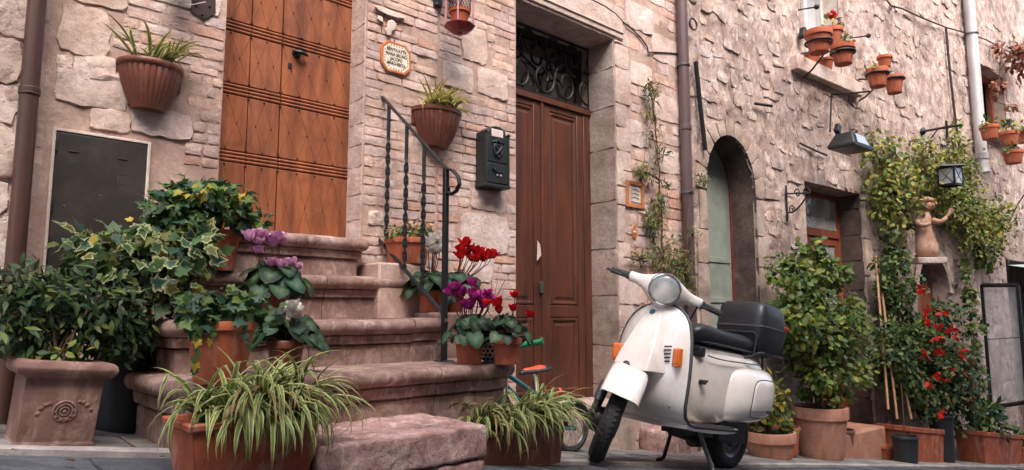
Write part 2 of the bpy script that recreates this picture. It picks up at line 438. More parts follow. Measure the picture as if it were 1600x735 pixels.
def wall_grid(fr, u0, u1, z0, z1, holes, step, disp, arch=None):
    def lines(a, b, must):
        ls = list(np.linspace(a, b, max(2, int((b - a) / step) + 1))); must = [q for q in must if a < q < b]
        ls = [q for q in ls if all(abs(q - m_) > step * .45 for m_ in must)] + must
        return sorted(ls)
    us = lines(u0, u1, [q for h in holes for q in h[:2]]); zs = lines(z0, z1, [q for h in holes for q in h[2:]])
    b = MB(); vs = []; nu = len(us)
    for z in zs:
        for u in us:
            q = fr.p(u, z, 0)
            edge = any(abs(u - h[0]) < 1e-6 or abs(u - h[1]) < 1e-6 for h in holes)
            o = 0 if edge else disp(u, z, q)
            uu, zz = u, z
            if arch: uu, zz = arch(u, z)
            vs.append(fr.p(uu, zz, o))
    fs = []
    for j in range(len(zs) - 1):
        for i in range(nu - 1):
            cu, cz = (us[i] + us[i + 1]) / 2, (zs[j] + zs[j + 1]) / 2
            if any(h[0] < cu < h[1] and h[2] < cz < h[3] for h in holes): continue
            if arch and arch(cu, cz, True): continue
            k = j * nu + i; fs.append((k, k + 1, k + nu + 1, k + nu))
    return b.add(vs, fs)

# ------------------------------------------------------------------ street and pavement
class GFrame:
    def __init__(s, fr): s.fr = fr
    def p(s, u, o, h=0):
        q = s.fr.p(u, 0, o); return V((q.x, q.y, GZ(q.x) + h))
G1, G2 = GFrame(H1), GFrame(H2)
b = MB(); xs = list(np.linspace(-8, 3.97, 25)) + list(np.linspace(4.5, 45, 40)); ys = list(np.linspace(-14, 4.2, 40))
b.add([(x, y, GZ(x)) for y in ys for x in xs],
      [(j * len(xs) + i, j * len(xs) + i + 1, (j + 1) * len(xs) + i + 1, (j + 1) * len(xs) + i) for j in range(len(ys) - 1) for i in range(len(xs) - 1)])
street = b.build('street', m_street, kind='structure')
r = random.Random(3)
# street setts in front of the kerb: large worn slabs
sl = []
for (u, uo, du) in ((-1.2, 0, 0),):
    for k in range(5):
        o = .80 + k * .36; x = -1.0 + r.uniform(0, .3)
        while x < 9.0:
            l = r.uniform(.45, .8); sl.append(stone(G1, x + .006, x + l - .006, o + .006, o + .354, .012, r, tint(r, .8, 1.05, .02), k=.03, jit=.008, rough=.12, edge=.8)); x += l
emit(sl, 'paving_slab', m_street, street, 120, 'distant_paving')
b = MB(); n = 60
for fr, ua, ub in ((G1, -2.0, 4.75), (G2, 0.0, 34.0)):
    us = np.linspace(ua, ub, n); vs = []
    for u in us: vs += [fr.p(u, .76, .006), fr.p(u, -.3, .016)]
    b.add(vs, [(2 * i, 2 * i + 2, 2 * i + 3, 2 * i + 1) for i in range(n - 1)])
pave = b.build('pavement', m_pave, kind='structure')
sl = []; ks = []
for fr, ua, ub in ((G1, -1.5, 4.75), (G2, 0.0, 16.0)):
    for (o0, o1) in ((.02, .34), (.35, .675)):
        x = ua
        while x < ub:
            l = min(r.uniform(.35, .75), ub - x)
            if l > .12: sl.append(stone(fr, x + .005, x + l - .005, o0, o1, .020, r, tint(r, .82, 1.08, .03), k=.03, jit=.008, rough=.1, edge=.75))
            x += l
    x = ua
    while x < ub:
        l = min(r.uniform(.6, 1.1), ub - x)
        if l > .12: ks.append(stone(fr, x + .003, x + l - .003, .685, .765, .026, r, tint(r, .95, 1.1, .02), k=.02, jit=.01, rough=.1, edge=.8))
        x += l
emit(sl, 'paving_slab', m_pave, pave, 90, 'distant_paving')
emit(ks, 'kerb_stone', m_kerb, pave, 60, 'distant_kerb')

# ------------------------------------------------------------------ first house (two doors)
uL1, uR1 = H1.at(349, 120)[0], H1.at(568, 200)[0]
uL2, uR2 = H1.at(806, 200)[0], H1.at(963, 300)[0]
ZT1, ZB1 = 2.45, .385
ZT2, ZB2 = H1.at(962, 63)[1], -.60
house1 = thing('stone_house', 'pale stone and brick house front with orange studded door and tall brown door', 'house', (2.4, 3.3, GZ(2.4)))
cab = pxrect(H1, 78, 215, 224, 430)
d1 = lambda u, z, q: .006 * nz(q, 4, 4) + .004 * nz(q, 19, 3)
wall1 = wall_grid(H1, -1.6, 4.78, -1.25, 4.2, [(uL1, uR1, ZB1, ZT1), (uL2, uR2, ZB2, ZT2)], .03, d1)
wall1.fbox(H1, -1.6, uL1 - .02, -1.25, 4.2, -.5, -.3); wall1.fbox(H1, uR1 + .02, uL2 - .02, -1.25, 4.2, -.5, -.3); wall1.fbox(H1, uR2 + .02, 4.78, -1.25, 4.2, -.5, -.3)
wall1 = wall1.build('wall', m_mortar, house1)
r = random.Random(11)
big = [(92, 10, 172, 86), (87, 87, 113, 110), (114, 88, 202, 127), (85, 115, 200, 168), (92, -45, 200, 8), (205, -40, 345, 10), (205, 172, 300, 214), (140, 172, 203, 205)]
bigC = [(722, 42, 760, 98), (745, 110, 792, 152), (692, 100, 738, 140), (720, 335, 794, 394), (735, 300, 790, 330), (575, 330, 600, 352), (725, 395, 770, 440)]
bigD = [(976, 8, 1020, 48), (1018, 58, 1060, 100), (985, 100, 1018, 135), (1022, 150, 1062, 190), (975, 190, 1012, 228), (1015, 232, 1060, 270), (968, 430, 1010, 476), (970, 500, 1020, 560), (1000, 565, 1060, 640)]
ex_b = [pxrect(H1, *q) for q in big + bigC + bigD]
st = []
for q in ex_b:
    st.append(stone(H1, q[0], q[1], q[2], q[3], r.uniform(.008, .014), r, tint(r, 1.0, 1.14, .03), k=.07, jit=.045, nx=7, ny=6, rough=.45, edge=.75))
# quoins round the second door and jamb blocks
for (px0, px1, ya, yb, hh) in ((964, 992, 66, 640, .21),):
    z = H1.at(964, 640)[1]
    while z < ZT2 - .02:
        h = min(r.uniform(.14, .3), ZT2 - z); l = r.uniform(.08, .2)
        q = (uR2 + .004, uR2 + l, z + .004, z + h - .004); ex_b.append(q)
        st.append(stone(H1, *q, .014, r, tint(r, .92, 1.06, .03), k=.06, jit=.025, rough=.25, edge=.6)); z += h
emit(st, 'stone', m_stone, wall1, 120, 'small_stones')
br = []
ex = ex_b + [(uL1, uR1, ZB1, ZT1 + .18), (uL2, uR2, ZB2, ZT2 + .30), (cab[0] - .03, cab[1] + .03, cab[2], cab[3] + .03)]
u290 = H1.at(292, 150)[0]; u175 = H1.at(176, 50)[0]; z90 = H1.at(250, 92)[1]; z260 = H1.at(320, 262)[1]
br += courses(u290, uL1 - .002, z260, z90, .045, .062, .07, .16, .010, ex, r)
br += courses(u175, uL1 - .002, z90, 2.6, .045, .062, .10, .22, .010, ex, r)
uM = H1.at(683, 200)[0]
br += courses(uR1 + .002, uM - .006, -.75, 2.8, .046, .062, .10, .24, .009, ex, r, .03)
br += courses(uM + .006, uL2 - .002, -.75, 2.8, .046, .066, .11, .25, .009, ex, r, .05)
br += courses(uR2 + .02, H1.at(1082, 200)[0], -1.0, 3.2, .06, .11, .12, .28, .012, ex, r, .06)
br += courses(.36, H1.at(80, 100)[0], .55, 1.7, .09, .16, .05, .1, .014, ex, r, .3)
pcs = []
for q in br:
    x, y, d = proj(H1.p((q[0] + q[1]) / 2, (q[2] + q[3]) / 2, 0))
    red = r.random() < (.10 if not (x > 930 and 380 < y < 620) else .6)
    c = tint(r, .88, 1.1, .05)
    if red: c = (c[0] * .98, c[1] * .84, c[2] * .78)
    pcs.append(stone(H1, *q, r.uniform(.002, .008), r, c, k=.05, jit=.06, rough=.35, edge=.75))
emit(pcs, 'brick', m_brick, wall1, 300, 'small_bricks')

# door 1: orange studded double door in its reveal
b = MB(); OD1 = -.16
for (a, c, sgn) in ((uL1 - .05, uL1, 1), (uR1, uR1 + .05, 1)):
    b.fbox(H1, a, c, ZB1 - .05, ZT1 + .05, -.32, -.004)
b.fbox(H1, uL1 - .05, uR1 + .05, ZT1, ZT1 + .18, -.32, .012)
b.build('door_reveal', m_plasterw, house1, bevel=.006)
# reveal blocks on the right, in view
pcs = []
class RFrame:                         # the reveal face on the right of an opening (faces -u)
    def __init__(s, fr, u): s.fr = fr; s.u = u
    def p(s, a, z, o=0): return s.fr.p(s.u - o, z, -a)
z = ZB1; RF1 = RFrame(H1, uR1)
while z < ZT1:
    h = r.uniform(.1, .22); pcs.append(stone(RF1, .004, .15, z + .003, min(z + h, ZT1) - .003, .006, r, tint(r, .95, 1.1, .02), k=.05, jit=.03, rough=.2)); z += h
emit(pcs, 'reveal_stone', m_stone, wall1, 60)
dl0, dl1 = uL1 - .02, uR1 + .01
c1 = H1.at(386, 200, OD1)[0]; c2 = H1.at(437, 180, OD1)[0]
door1 = MB().fbox(H1, dl0, dl1, ZB1 - .03, ZT1, OD1 - .06, OD1 - .018).build('studded_door', m_wood1d, house1)
railz = [H1.at(541, y, OD1)[1] for y in (90, 178, 272)]
dz = railz[0] - railz[1]
levels = [ZB1 - .02] + [railz[2], railz[1], railz[0]] + [railz[0] + dz, railz[0] + 2 * dz, ZT1]
sc_b = MB(); cols = [(dl0, c1 - .002), (c1 + .002, c2 - .003), (c2 + .003, dl1)]
st = MB()
for li in range(len(levels) - 1):
    za = levels[li] + (.030 if li else 0); zb = levels[li + 1] - .030
    for ci, (ua, ub) in enumerate(cols):
        t_ = tint(r, .8, 1.14, .05)
        pb = MB().fbox(H1, ua, ub, za, zb, OD1 - .02, OD1, t_); pb.build('panel', m_wood1, door1, bevel=.003)
        # lozenge scoring and studs
        nx_ = 4 if ci == 2 else 2; wd = (ub - ua) / nx_; ht = (zb - za)
        for i in range(nx_):
            for (s0, s1) in ((0, 1), (1, 0)):
                a_ = H1.p(ua + wd * (i + s0 * .98 + .01), za + .01, OD1 + .0005); c_ = H1.p(ua + wd * (i + s1 * .98 + .01), zb - .01, OD1 + .0005)
                sc_b.tube([a_, c_], .0009, 4)
            for (fu, fz) in ((0.02, .03), (.5, .5), (0.02, .97), (.98, .03), (.98, .97)):
                st.ball(H1.p(ua + wd * (i + fu), za + ht * fz, OD1 + .001), .0042, 6, 4)
st.build('stud_pattern', m_wood1d, door1, kind='stuff'); sc_b.build('lozenge_scoring', m_score, door1, kind='stuff')
for li in range(1, len(levels) - 1):
    for (ua, ub) in cols:
        rb = MB()
        for k in range(3): rb.tube([H1.p(ua, levels[li] + (k - 1) * .018, OD1 - .003), H1.p(ub, levels[li] + (k - 1) * .018, OD1 - .003)], .0075, 8)
        rb.build('rail', m_wood1, door1)
kn = MB(); kp = H1.P(466, 85, OD1)
kn.lathe([(.0, .016), (.018, .014), (.024, .004), (.024, 0)], H1.P(463, 84, OD1), 14, H1.n); kn.tube([kp + V((-.03, -.02, .005)), kp + V((-.01, -.034, .0)), kp + V((.015, -.036, -.002)), kp + V((.042, -.022, -.004))], [.007, .011, .011, .006], 8)
kn.build('handle', m_iron, door1)
MB().fbox(H1, H1.at(450, 100, OD1)[0], H1.at(456, 100, OD1)[0], H1.at(453, 108, OD1)[1], H1.at(453, 99, OD1)[1], OD1, OD1 + .004).build('keyhole_plate', m_iron, door1, bevel=.001)

# door 2: brown panelled double door, lintel, grille
OD2 = -.25
pcs = []; RF2 = RFrame(H1, uR2); z = ZB2 - .3
while z < ZT2 - .01:
    h = min(r.uniform(.2, .42), ZT2 - z); pcs.append(stone(RF2, .004, .262, z + .003, z + h - .003, .008, r, tint(r, .86, 1.06, .03), k=.03, jit=.02, rough=.25)); z += h
emit(pcs, 'reveal_stone', m_jamb, wall1, 60)
b = MB(); b.fbox(H1, uL2 - .06, uL2, ZB2 - .3, ZT2, -.34, -.004); b.fbox(H1, uR2 + .002, uR2 + .07, ZB2 - .3, ZT2, -.34, -.006)
b.build('door_reveal', m_jamb, house1)
b = MB(); b.fbox(H1, uL2 - .10, uR2 + .10, ZT2 + .02, ZT2 + .27, -.36, .016); b.fbox(H1, uL2 - .06, uR2 + .05, ZT2, ZT2 + .02, -.36, .002); b.fbox(H1, uL2 - .10, uR2 + .10, ZT2 + .06, ZT2 + .075, .01, .026)
b.build('lintel', m_stone, house1, bevel=.006)
MB().fbox(H1, uL2 - .05, uR2 + .04, GZ(3.4) - .3, ZB2, -.36, .10).build('door_step', m_jamb, house1, bevel=.012)
zt = H1.at(912, 180, OD2)[1]          # top of the leaves
ul, ur = uL2 - .02, uR2 + .01; um = H1.at(847, 400, OD2)[0]; ur_leaf = H1.at(913, 400, OD2)[0]
frame = MB().fbox(H1, ul, ur, ZB2, zt + .03, OD2 - .06, OD2 - .03); frame.fbox(H1, ur_leaf + .002, ur, ZB2, zt, OD2 - .03, OD2 + .006); frame.fbox(H1, ul, ur, zt, zt + .045, OD2 - .03, OD2 + .02)
door2 = frame.build('panelled_door', m_wood2, house1, bevel=.004)
def leaf(parent, fr, ua, ub, za, zb, o, mat, rows, stile=.07, name='door_leaf'):
    lf = MB().fbox(fr, ua, ub, za, zb, o - .03, o - .012)
    lf.fbox(fr, ua, ua + stile, za, zb, o - .012, o); lf.fbox(fr, ub - stile, ub, za, zb, o - .012, o)
    zz = [za] + [za + (zb - za) * q for q in rows] + [zb]
    for q in zz: lf.fbox(fr, ua + stile, ub - stile, max(za, q - stile * .6), min(zb, q + stile * .6), o - .012, o - .001)
    L = lf.build(name, mat, parent, bevel=.004)
    for a, c in zip(zz[:-1], zz[1:]):
        a2, c2_ = a + stile * .6, c - stile * .6
        pn = MB()
        rings = []
        for (ins, oo) in ((0, .000), (.010, .012), (.022, .012), (.030, .001), (.044, .001), (.062, .009)):
            rings.append([fr.p(ua + stile + ins, a2 + ins, o - .012 + oo), fr.p(ub - stile - ins, a2 + ins, o - .012 + oo), fr.p(ub - stile - ins, c2_ - ins, o - .012 + oo), fr.p(ua + stile + ins, c2_ - ins, o - .012 + oo)])
        pn.loft(rings, True, False); k = len(pn.v); pn.f.append((k - 4, k - 3, k - 2, k - 1)); pn.mi.append(0)
        pn.build('panel', mat, L, ang=20)
    return L
wleaf = ur_leaf - um
zmid = (H1.at(880, 488, OD2)[1] - ZB2) / (zt - ZB2)
leaf(door2, H1, um - .012 - wleaf, um - .012, ZB2 + .01, zt - .004, OD2, m_wood2, [zmid])
leaf(door2, H1, um + .012, ur_leaf, ZB2 + .01, zt - .004, OD2, m_wood2, [zmid])
b = MB(); b.tube([H1.p(um, ZB2 + .01, OD2 + .002), H1.p(um, zt, OD2 + .002)], .014, 8); b.build('cover_strip', m_wood2, door2)
b = MB(); lp = [H1.P(840, 376, OD2 + .03), H1.P(844, 382, OD2 + .04), H1.P(846, 399, OD2 + .03), H1.P(839, 408, OD2 + .02)]
b.add([lp[0], lp[1], lp[2], lp[3]] + [q + V((0, .002, 0)) for q in lp], [(0, 1, 2, 3), (7, 6, 5, 4), (0, 4, 5, 1), (1, 5, 6, 2), (2, 6, 7, 3), (3, 7, 4, 0)])
tag(b.build('paper_tag', m_paper), 'white paper tag tucked into the brown panelled door', 'paper')
b = MB(); b.fbox(H1, H1.at(841, 449, OD2)[0], H1.at(847, 449, OD2)[0], H1.at(843, 458, OD2)[1], H1.at(843, 440, OD2)[1], OD2 + .012, OD2 + .02); b.build('lock_plate', m_alu, door2, bevel=.002)
# fanlight: dark glass with iron scrolls
zg0, zg1 = zt + .045, ZT2
fan = MB().fbox(H1, ul, ur, zg0, zg1, OD2 - .09, OD2 - .08).build('fanlight', m_darkglass, house1)
gl = MB(); og = OD2 - .005
gl.tube([H1.p(ul, zg0 + .012, og), H1.p(ur, zg0 + .012, og)], .011, 6); gl.tube([H1.p(ur - .015, zg0, og), H1.p(ur - .015, zg1, og)], .008, 6); gl.tube([H1.p(ul, zg1 - .015, og), H1.p(ur, zg1 - .015, og)], .008, 6)
gl.build('grille_frame', m_iron, fan)
hh = zg1 - zg0; ww = wleaf
def scroll(cu, cz, rr, a0, turns, flip=1, n=30):
    pts = []
    for i in range(n + 1):
        t = i / n; a = a0 + flip * turns * 2 * PI * t; q = rr * (1 - .72 * t)
        pts.append(H1.p(cu + q * math.cos(a), cz + q * math.sin(a) * 1.15, og))
    return MB().tube(pts, .0095, 6)
for k in range(5):
    cu = ul + .06 + k * (ur - ul - .10) / 4
    scroll(cu, zg0 + hh * .30, hh * .26, PI * .55, 1.35, 1 if k % 2 else -1).build('scroll', m_iron, fan)
    scroll(cu + .09, zg0 + hh * .74, hh * .24, -PI * .45, 1.25, -1 if k % 2 else 1).build('scroll', m_iron, fan)

# left neighbour: a rough stone pier at the picture's edge
pier = thing('corner_house', 'rough white limestone house corner left of the brown downpipe', 'house', (-.7, 3.2, GZ(0)))
F0 = Frame((0, 3.07, 0), 0)
b = wall_grid(F0, -2.0, .325, -1.0, 4.2, [], .035, lambda u, z, q: .022 * nz(q, 5, 5) + .008 * nz(q, 22, 3))
b.fbox(F0, -2.0, .325, -1.0, 4.2, -.5, -.03)
pw = b.build('wall', m_rubble, pier)
pcs = []
for q in courses(-1.2, .32, -.6, 2.2, .12, .24, .14, .34, .014, [], r, .1): pcs.append(stone(F0, *q, r.uniform(.008, .02), r, tint(r, .95, 1.15, .02), k=.07, jit=.06, nx=6, ny=5, rough=.5, edge=.75))
emit(pcs, 'stone', m_stone, pw, 60, 'small_stones')

# ------------------------------------------------------------------ second house
house2 = thing('rubble_house', 'rough grey-pink rubble house with pointed arch doorway and shop door', 'house', (9, 2.95, GZ(9)))
aL, aR = H2.at(1104, 350)[0], H2.at(1181, 350)[0]
aS, aT = H2.at(1143, 305)[1], H2.at(1143, 214)[1]
ac, aw, ah = (aL + aR) / 2, (aR - aL) / 2, aT - aS
def arch_pt(a): return ac + aw * math.cos(a), aS + ah * math.sin(a) ** .86 if math.sin(a) > 0 else aS
def in_arch(u, z, g=0):
    if abs(u - ac) > aw + g: return False
    if z < aS: return True
    x = min(1, abs(u - ac) / (aw + g)); return z < aS + (ah + g) * math.sqrt(max(0, 1 - x * x)) ** .86
def arch_fn(u, z, test=False):
    if test: return in_arch(u, z)
    if z > aS - .02 and abs(u - ac) < aw + .06 and z < aT + .06:
        d_ = V((u - ac, (z - aS) * aw / ah)); k = d_.length
        if k > 1e-4 and abs(k - aw) < .028:
            d_ *= aw / k; return ac + d_.x, aS + d_.y * ah / aw
    return u, z
dL, dR = H2.at(1259, 330)[0], H2.at(1347, 360)[0]; dT = H2.at(1300, 293)[1]
wL, wR = H2.at(1255, 60)[0], H2.at(1312, 60)[0]; wB = H2.at(1280, 108)[1]
vL, vR = H2.at(1534, 160)[0], H2.at(1570, 160)[0]; vB, vT = H2.at(1550, 208)[1], H2.at(1552, 112)[1]
nL, nR = H2.at(1432, 440)[0], H2.at(1480, 440)[0]; nB, nT = H2.at(1456, 640)[1], H2.at(1456, 402)[1]
sL, sR = H2.at(1572, 420)[0], H2.at(1572, 420)[0] + 1.5; sT = H2.at(1590, 408)[1]
holes2 = [(dL, dR, -3, dT), (wL, wR, wB, wB + 1.25), (vL, vR, vB, vT), (nL, nR, nB, nT), (sL, sR, -3, sT)]
d2 = lambda u, z, q: .010 * nz(q, 2.6, 3) + .011 * nz(q, 7, 5, 3.3) + .008 * nz(q, 22, 4)
b = wall_grid(H2, -.02, 18.0, -3.4, 6.6, holes2 + [(aL, aR, -3, aS)], .042, d2, arch_fn)
wall2 = b.build('wall', m_render, house2)
b = MB()
for (a, c, za, zb) in ((-.02, aL - .05, -3.4, 6.6), (aL - .05, aR + .05, aT + .05, 6.6), (aR + .05, dL - .05, -3.4, 6.6), (dL - .05, dR + .05, dT + .1, wB - .1), (dL - .05, wL - .05, wB - .1, 6.6), (dR + .05, nL - .1, -3.4, 6.6), (nL - .1, nR + .1, nT + .1, 6.6), (nR + .1, sL - .05, -3.4, vB - .05), (nR + .1, vL - .05, vB - .05, 6.6), (vR + .05, 18, sT + .1, 6.6), (sR, 18, -3.4, sT)):
    if c > a: b.fbox(H2, a, c, za, zb, -.55, -.4)
b.build('wall_core', m_render, house2)
r = random.Random(21); rects = []; pcs = []
def occupied(q, g=.01):
    if hit((q[0] - g, q[1] + g, q[2] - g, q[3] + g), holes2 + [(aL - .12, aR + .12, -3, aT + .12)]): return True
    return hit((q[0] - g, q[1] + g, q[2] - g, q[3] + g), rects)
for k in range(5200):
    u = r.uniform(.02, 12.5) if r.random() < .6 else r.uniform(.02, 4.0); z = r.uniform(-1.6, 4.8)
    x, y, _ = proj(H2.p(u, z, 0))
    if not (1070 < x < 1620 and -30 < y < 720): continue
    sc_ = .8 + u * .06
    q = (u, u + r.uniform(.10, .34) * sc_, z, z + r.uniform(.06, .17) * sc_)
    if occupied(q, .006): continue
    rects.append(q)
    pcs.append(stone(H2, *q, r.uniform(.001, .013), r, tint(r, .80, 1.14, .05), k=.12, jit=.16, rough=.5, edge=.9))
emit(pcs, 'stone', m_rubble, wall2, 300, 'small_stones')
# arch reveal and arch stones
prof = [(aL, -2.2)] + [(ac + aw * math.cos(a), aS + ah * math.sin(a) ** .86) for a in np.linspace(PI, 0, 19)] + [(aR, -2.2)]
b = MB(); b.loft([[H2.p(u, z, o) for (u, z) in prof] for o in (.012, -.08, -.17, -.27)], False, False); b.build('arch_reveal', m_dark_reveal, house2)
pcs = []
angs = np.linspace(PI, 0, 12)
class AFrame:
    def p(s, a, rr, o=0):
        if a > 1: return H2.p(aL - rr, aS - (a - 1), o)
        if a < 0: return H2.p(aR + rr, aS + a, o)
        an = PI * a; k = math.sin(an); return H2.p(ac + (aw + rr) * math.cos(an), aS + (ah + rr) * (max(k, 0) ** .86), o)
AF = AFrame()
for a_, c_ in zip(angs[:-1], angs[1:]): pcs.append(stone(AF, c_ / PI + .004, a_ / PI - .004, .0, r.uniform(.12, .17), .024, r, tint(r, .88, 1.05, .03), k=.05, jit=.0, rough=.2))
z = 0
while z < 2.4:
    h = r.uniform(.22, .42)
    for sg in (0, 1):
        w_ = r.uniform(.10, .2); u0_ = (aL - w_) if not sg else aR
        pcs.append(stone(H2, u0_ + (0 if sg else 0), u0_ + w_, aS - z - h + .004, aS - z - .004, .024, r, tint(r, .85, 1.05, .03), k=.05, jit=.02, rough=.25))
    z += h
emit(pcs, 'arch_stone', m_jamb, wall2, 60)
b = MB(); b.fbox(H2, aL - .05, aR + .05, -2.2, aT + .05, -.31, -.27)
ad = b.build('arched_door', m_bluegrey, house2)
b = MB(); ue = H2.at(1142, 350, -.27)[0]; b.fbox(H2, ue - .02, ue + .02, -2.2, aT - .08, -.27, -.25); b.build('door_edge', m_redpaint, ad, bevel=.003)
b = MB()
for q in (.25, .62): b.fbox(H2, aL + .03, ue - .05, aS - 1.2 + q, aS - 1.2 + q + .05, -.27, -.26)
b.build('door_rail', m_bluegrey, ad, bevel=.003)

# shop door in a deep reveal
b = MB()
b.fbox(H2, dL - .06, dL + .002, -2.4, dT, -.42, -.012); b.fbox(H2, dL - .06, dR + .06, dT - .002, dT + .1, -.42, -.012)
b.build('door_reveal', m_jamb, house2)
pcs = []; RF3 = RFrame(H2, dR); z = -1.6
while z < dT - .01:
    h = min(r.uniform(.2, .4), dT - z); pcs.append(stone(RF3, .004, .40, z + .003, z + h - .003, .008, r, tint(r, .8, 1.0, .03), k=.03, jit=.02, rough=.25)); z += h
n3 = len(pcs); z = -1.6
while z < dT - .01:
    h = min(r.uniform(.2, .45), dT - z); w_ = r.uniform(.12, .26); pcs.append(stone(H2, dR, dR + w_, z + .003, z + h - .003, .030, r, tint(r, .9, 1.1, .03), k=.05, jit=.03, rough=.25)); z += h
emit(pcs[:n3], 'reveal_stone', m_dark_reveal, wall2, 60); emit(pcs[n3:], 'jamb_stone', m_jamb, wall2, 60)
O3 = -.24
sd_ = MB(); zc = H2.at(1290, 366, O3)[1]; ztop = dT
sd_.fbox(H2, dL, dL + .05, -1.3, dT, O3 - .04, O3); sd_.fbox(H2, dR - .06, dR - .002, -1.3, dT, O3 - .04, O3); sd_.fbox(H2, dL + .05, dR - .06, dT - .06, dT - .002, O3 - .04, O3); sd_.fbox(H2, dL + .05, dR - .06, zc - .04, zc + .05, O3 - .04, O3 + .012)
shop = sd_.build('shop_door', m_wood3, house2, bevel=.005)
mid = (dL + dR) / 2
for (a, c) in ((dL + .055, mid - .004), (mid + .004, dR - .065)):
    lf = MB(); za, zb = -1.25, zc - .045
    for (p0, p1, q0, q1) in ((a, a + .07, za, zb), (c - .07, c, za, zb), (a + .07, c - .07, za, za + .5), (a + .07, c - .07, zb - .08, zb)): lf.fbox(H2, p0, p1, q0, q1, O3 - .035, O3 - .005)
    L = lf.build('door_leaf', m_wood3, shop, bevel=.004)
    MB().fbox(H2, a + .07, c - .07, za + .5, zb - .08, O3 - .024, O3 - .018).build('pane', m_glass, L, smooth=False)
MB().fbox(H2, dL + .05, dR - .06, zc + .05, dT - .06, O3 - .024, O3 - .018).build('pane', m_glass, shop, smooth=False)
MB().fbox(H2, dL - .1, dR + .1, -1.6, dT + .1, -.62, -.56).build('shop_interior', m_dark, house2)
# round enamel plate behind the fanlight
b = MB(); cpl = H2.P(1291, 326, O3 - .05); b.lathe([(0, .012), (.10, .012), (.105, .006), (.105, 0), (0, 0)], cpl, 28, H2.n, sq=(.72, 1.15))
tag(b.build('oval_plate', m_ceramic), 'oval pale plate behind the fanlight of the red shop door', 'plate')
# door step
q0 = PG(1310, 704); b = MB(); us0 = H2.at(1310, 690, .3)[0]; b.fbox(H2, us0, us0 + 1.0, GZ(H2.p(us0 + .5, 0).x) - .2, H2.at(1340, 676, .3)[1], -.35, .30)
b.build('shop_step', m_terra_pale, house2, bevel=.02)

# upper window with sill
b = MB(); b.fbox(H2, wL - .05, wL, wB, wB + 1.25, -.3, -.01); b.fbox(H2, wR, wR + .05, wB, wB + 1.25, -.3, -.01); b.fbox(H2, wL - .05, wR + .05, wB + 1.25, wB + 1.3, -.3, -.01)
win = b.build('window', m_plasterw, house2)
b = MB(); b.fbox(H2, wL, wL + .05, wB, wB + 1.25, -.22, -.17); b.fbox(H2, wR - .05, wR, wB, wB + 1.25, -.22, -.17); mw = (wL + wR) / 2; b.fbox(H2, mw - .035, mw + .035, wB, wB + 1.25, -.22, -.165); b.fbox(H2, wL, wR, wB, wB + .06, -.22, -.168); b.build('frame', m_winframe, win, bevel=.004)
MB().fbox(H2, wL, wR, wB, wB + 1.25, -.205, -.20).build('pane', m_glass, win, smooth=False)
cv = MB(); us_ = np.linspace(wL, wR, 40); cv.loft([[H2.p(u, z, -.26 + .015 * math.sin(u * 60)) for u in us_] for z in (wB, wB + 1.25)], False, False); cv.build('curtain', m_curtain, win)
s0, s1 = H2.at(1250, 115, .1)[0], H2.at(1346, 150, .1)[0]
MB().fbox(H2, s0, wR + .30, wB - .16, wB - .0, -.2, .085).build('sill', m_stone, win, bevel=.012)

# right window
b = MB(); b.fbox(H2, vL - .05, vL, vB, vT, -.3, -.012); b.fbox(H2, vR, vR + .05, vB, vT, -.3, -.012); b.fbox(H2, vL - .05, vR + .05, vT, vT + .05, -.3, -.012)
win2 = b.build('window', m_jamb, house2)
b = MB(); b.fbox(H2, vL, vL + .09, vB, vT, -.24, -.16); b.fbox(H2, vR - .09, vR, vB, vT, -.24, -.16); b.fbox(H2, vL + .09, vR - .09, vB, vB + .1, -.24, -.17); b.fbox(H2, vL + .09, vR - .09, vT - .08, vT, -.24, -.17); b.build('frame', m_wood3, win2, bevel=.004)
MB().fbox(H2, vL, vR, vB, vT, -.28, -.27).build('pane', m_dark, win2)
MB().fbox(H2, vL - .15, vR + .2, vB - .12, vB, -.2, .12).build('sill', m_stone, win2, bevel=.012)

# niche door under its little arch
for ua, ub in ((nL - .03, nL), (nR, nR + .03)): MB().fbox(H2, ua, ub, nB, nT, -.35, -.012).build('niche_jamb', m_jamb, house2)
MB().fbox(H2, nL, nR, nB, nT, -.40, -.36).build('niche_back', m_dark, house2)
nd = MB(); zn = H2.at(1455, 442, -.2)[1]; nd.fbox(H2, nL, nR, nB, zn, -.24, -.2); ndo = nd.build('niche_door', m_wood3, house2)
for k in range(5):
    ua = nL + (nR - nL) * k / 5; MB().fbox(H2, ua + .004, ua + (nR - nL) / 5 - .004, nB, zn - .02, -.2, -.185, tint(r, .8, 1.1, .04)).build('plank', m_wood3, ndo, bevel=.003)
b = MB(); nc, nw = (nL + nR) / 2, (nR - nL) / 2; nS = nT - nw * .9
pr_o = [H2.p(nc + (nw + .14) * math.cos(a), nS + (nw + .12) * math.sin(a), .03) for a in np.linspace(PI, 0, 13)]; pr_i = [H2.p(nc + nw * math.cos(a), nS + nw * .95 * math.sin(a), .03) for a in np.linspace(PI, 0, 13)]
b.loft([pr_o, pr_i, [q - H2.n * .3 for q in pr_i]], False, False)
co_ = [H2.p(nL - .02, nT + .03, .028)] ; b.build('niche_arch', m_rubble, house2)

# far shop front opening at the right edge
b = MB(); b.fbox(H2, sL - .05, sR + .05, sT - .002, sT + .12, -.5, -.01); b.fbox(H2, sL - .06, sL, -3, sT, -.5, -.01); b.build('shop_reveal', m_jamb, house2)
MB().fbox(H2, sL - .05, sR + .05, -3, sT, -.7, -.6).build('shop_interior', m_dark, house2)

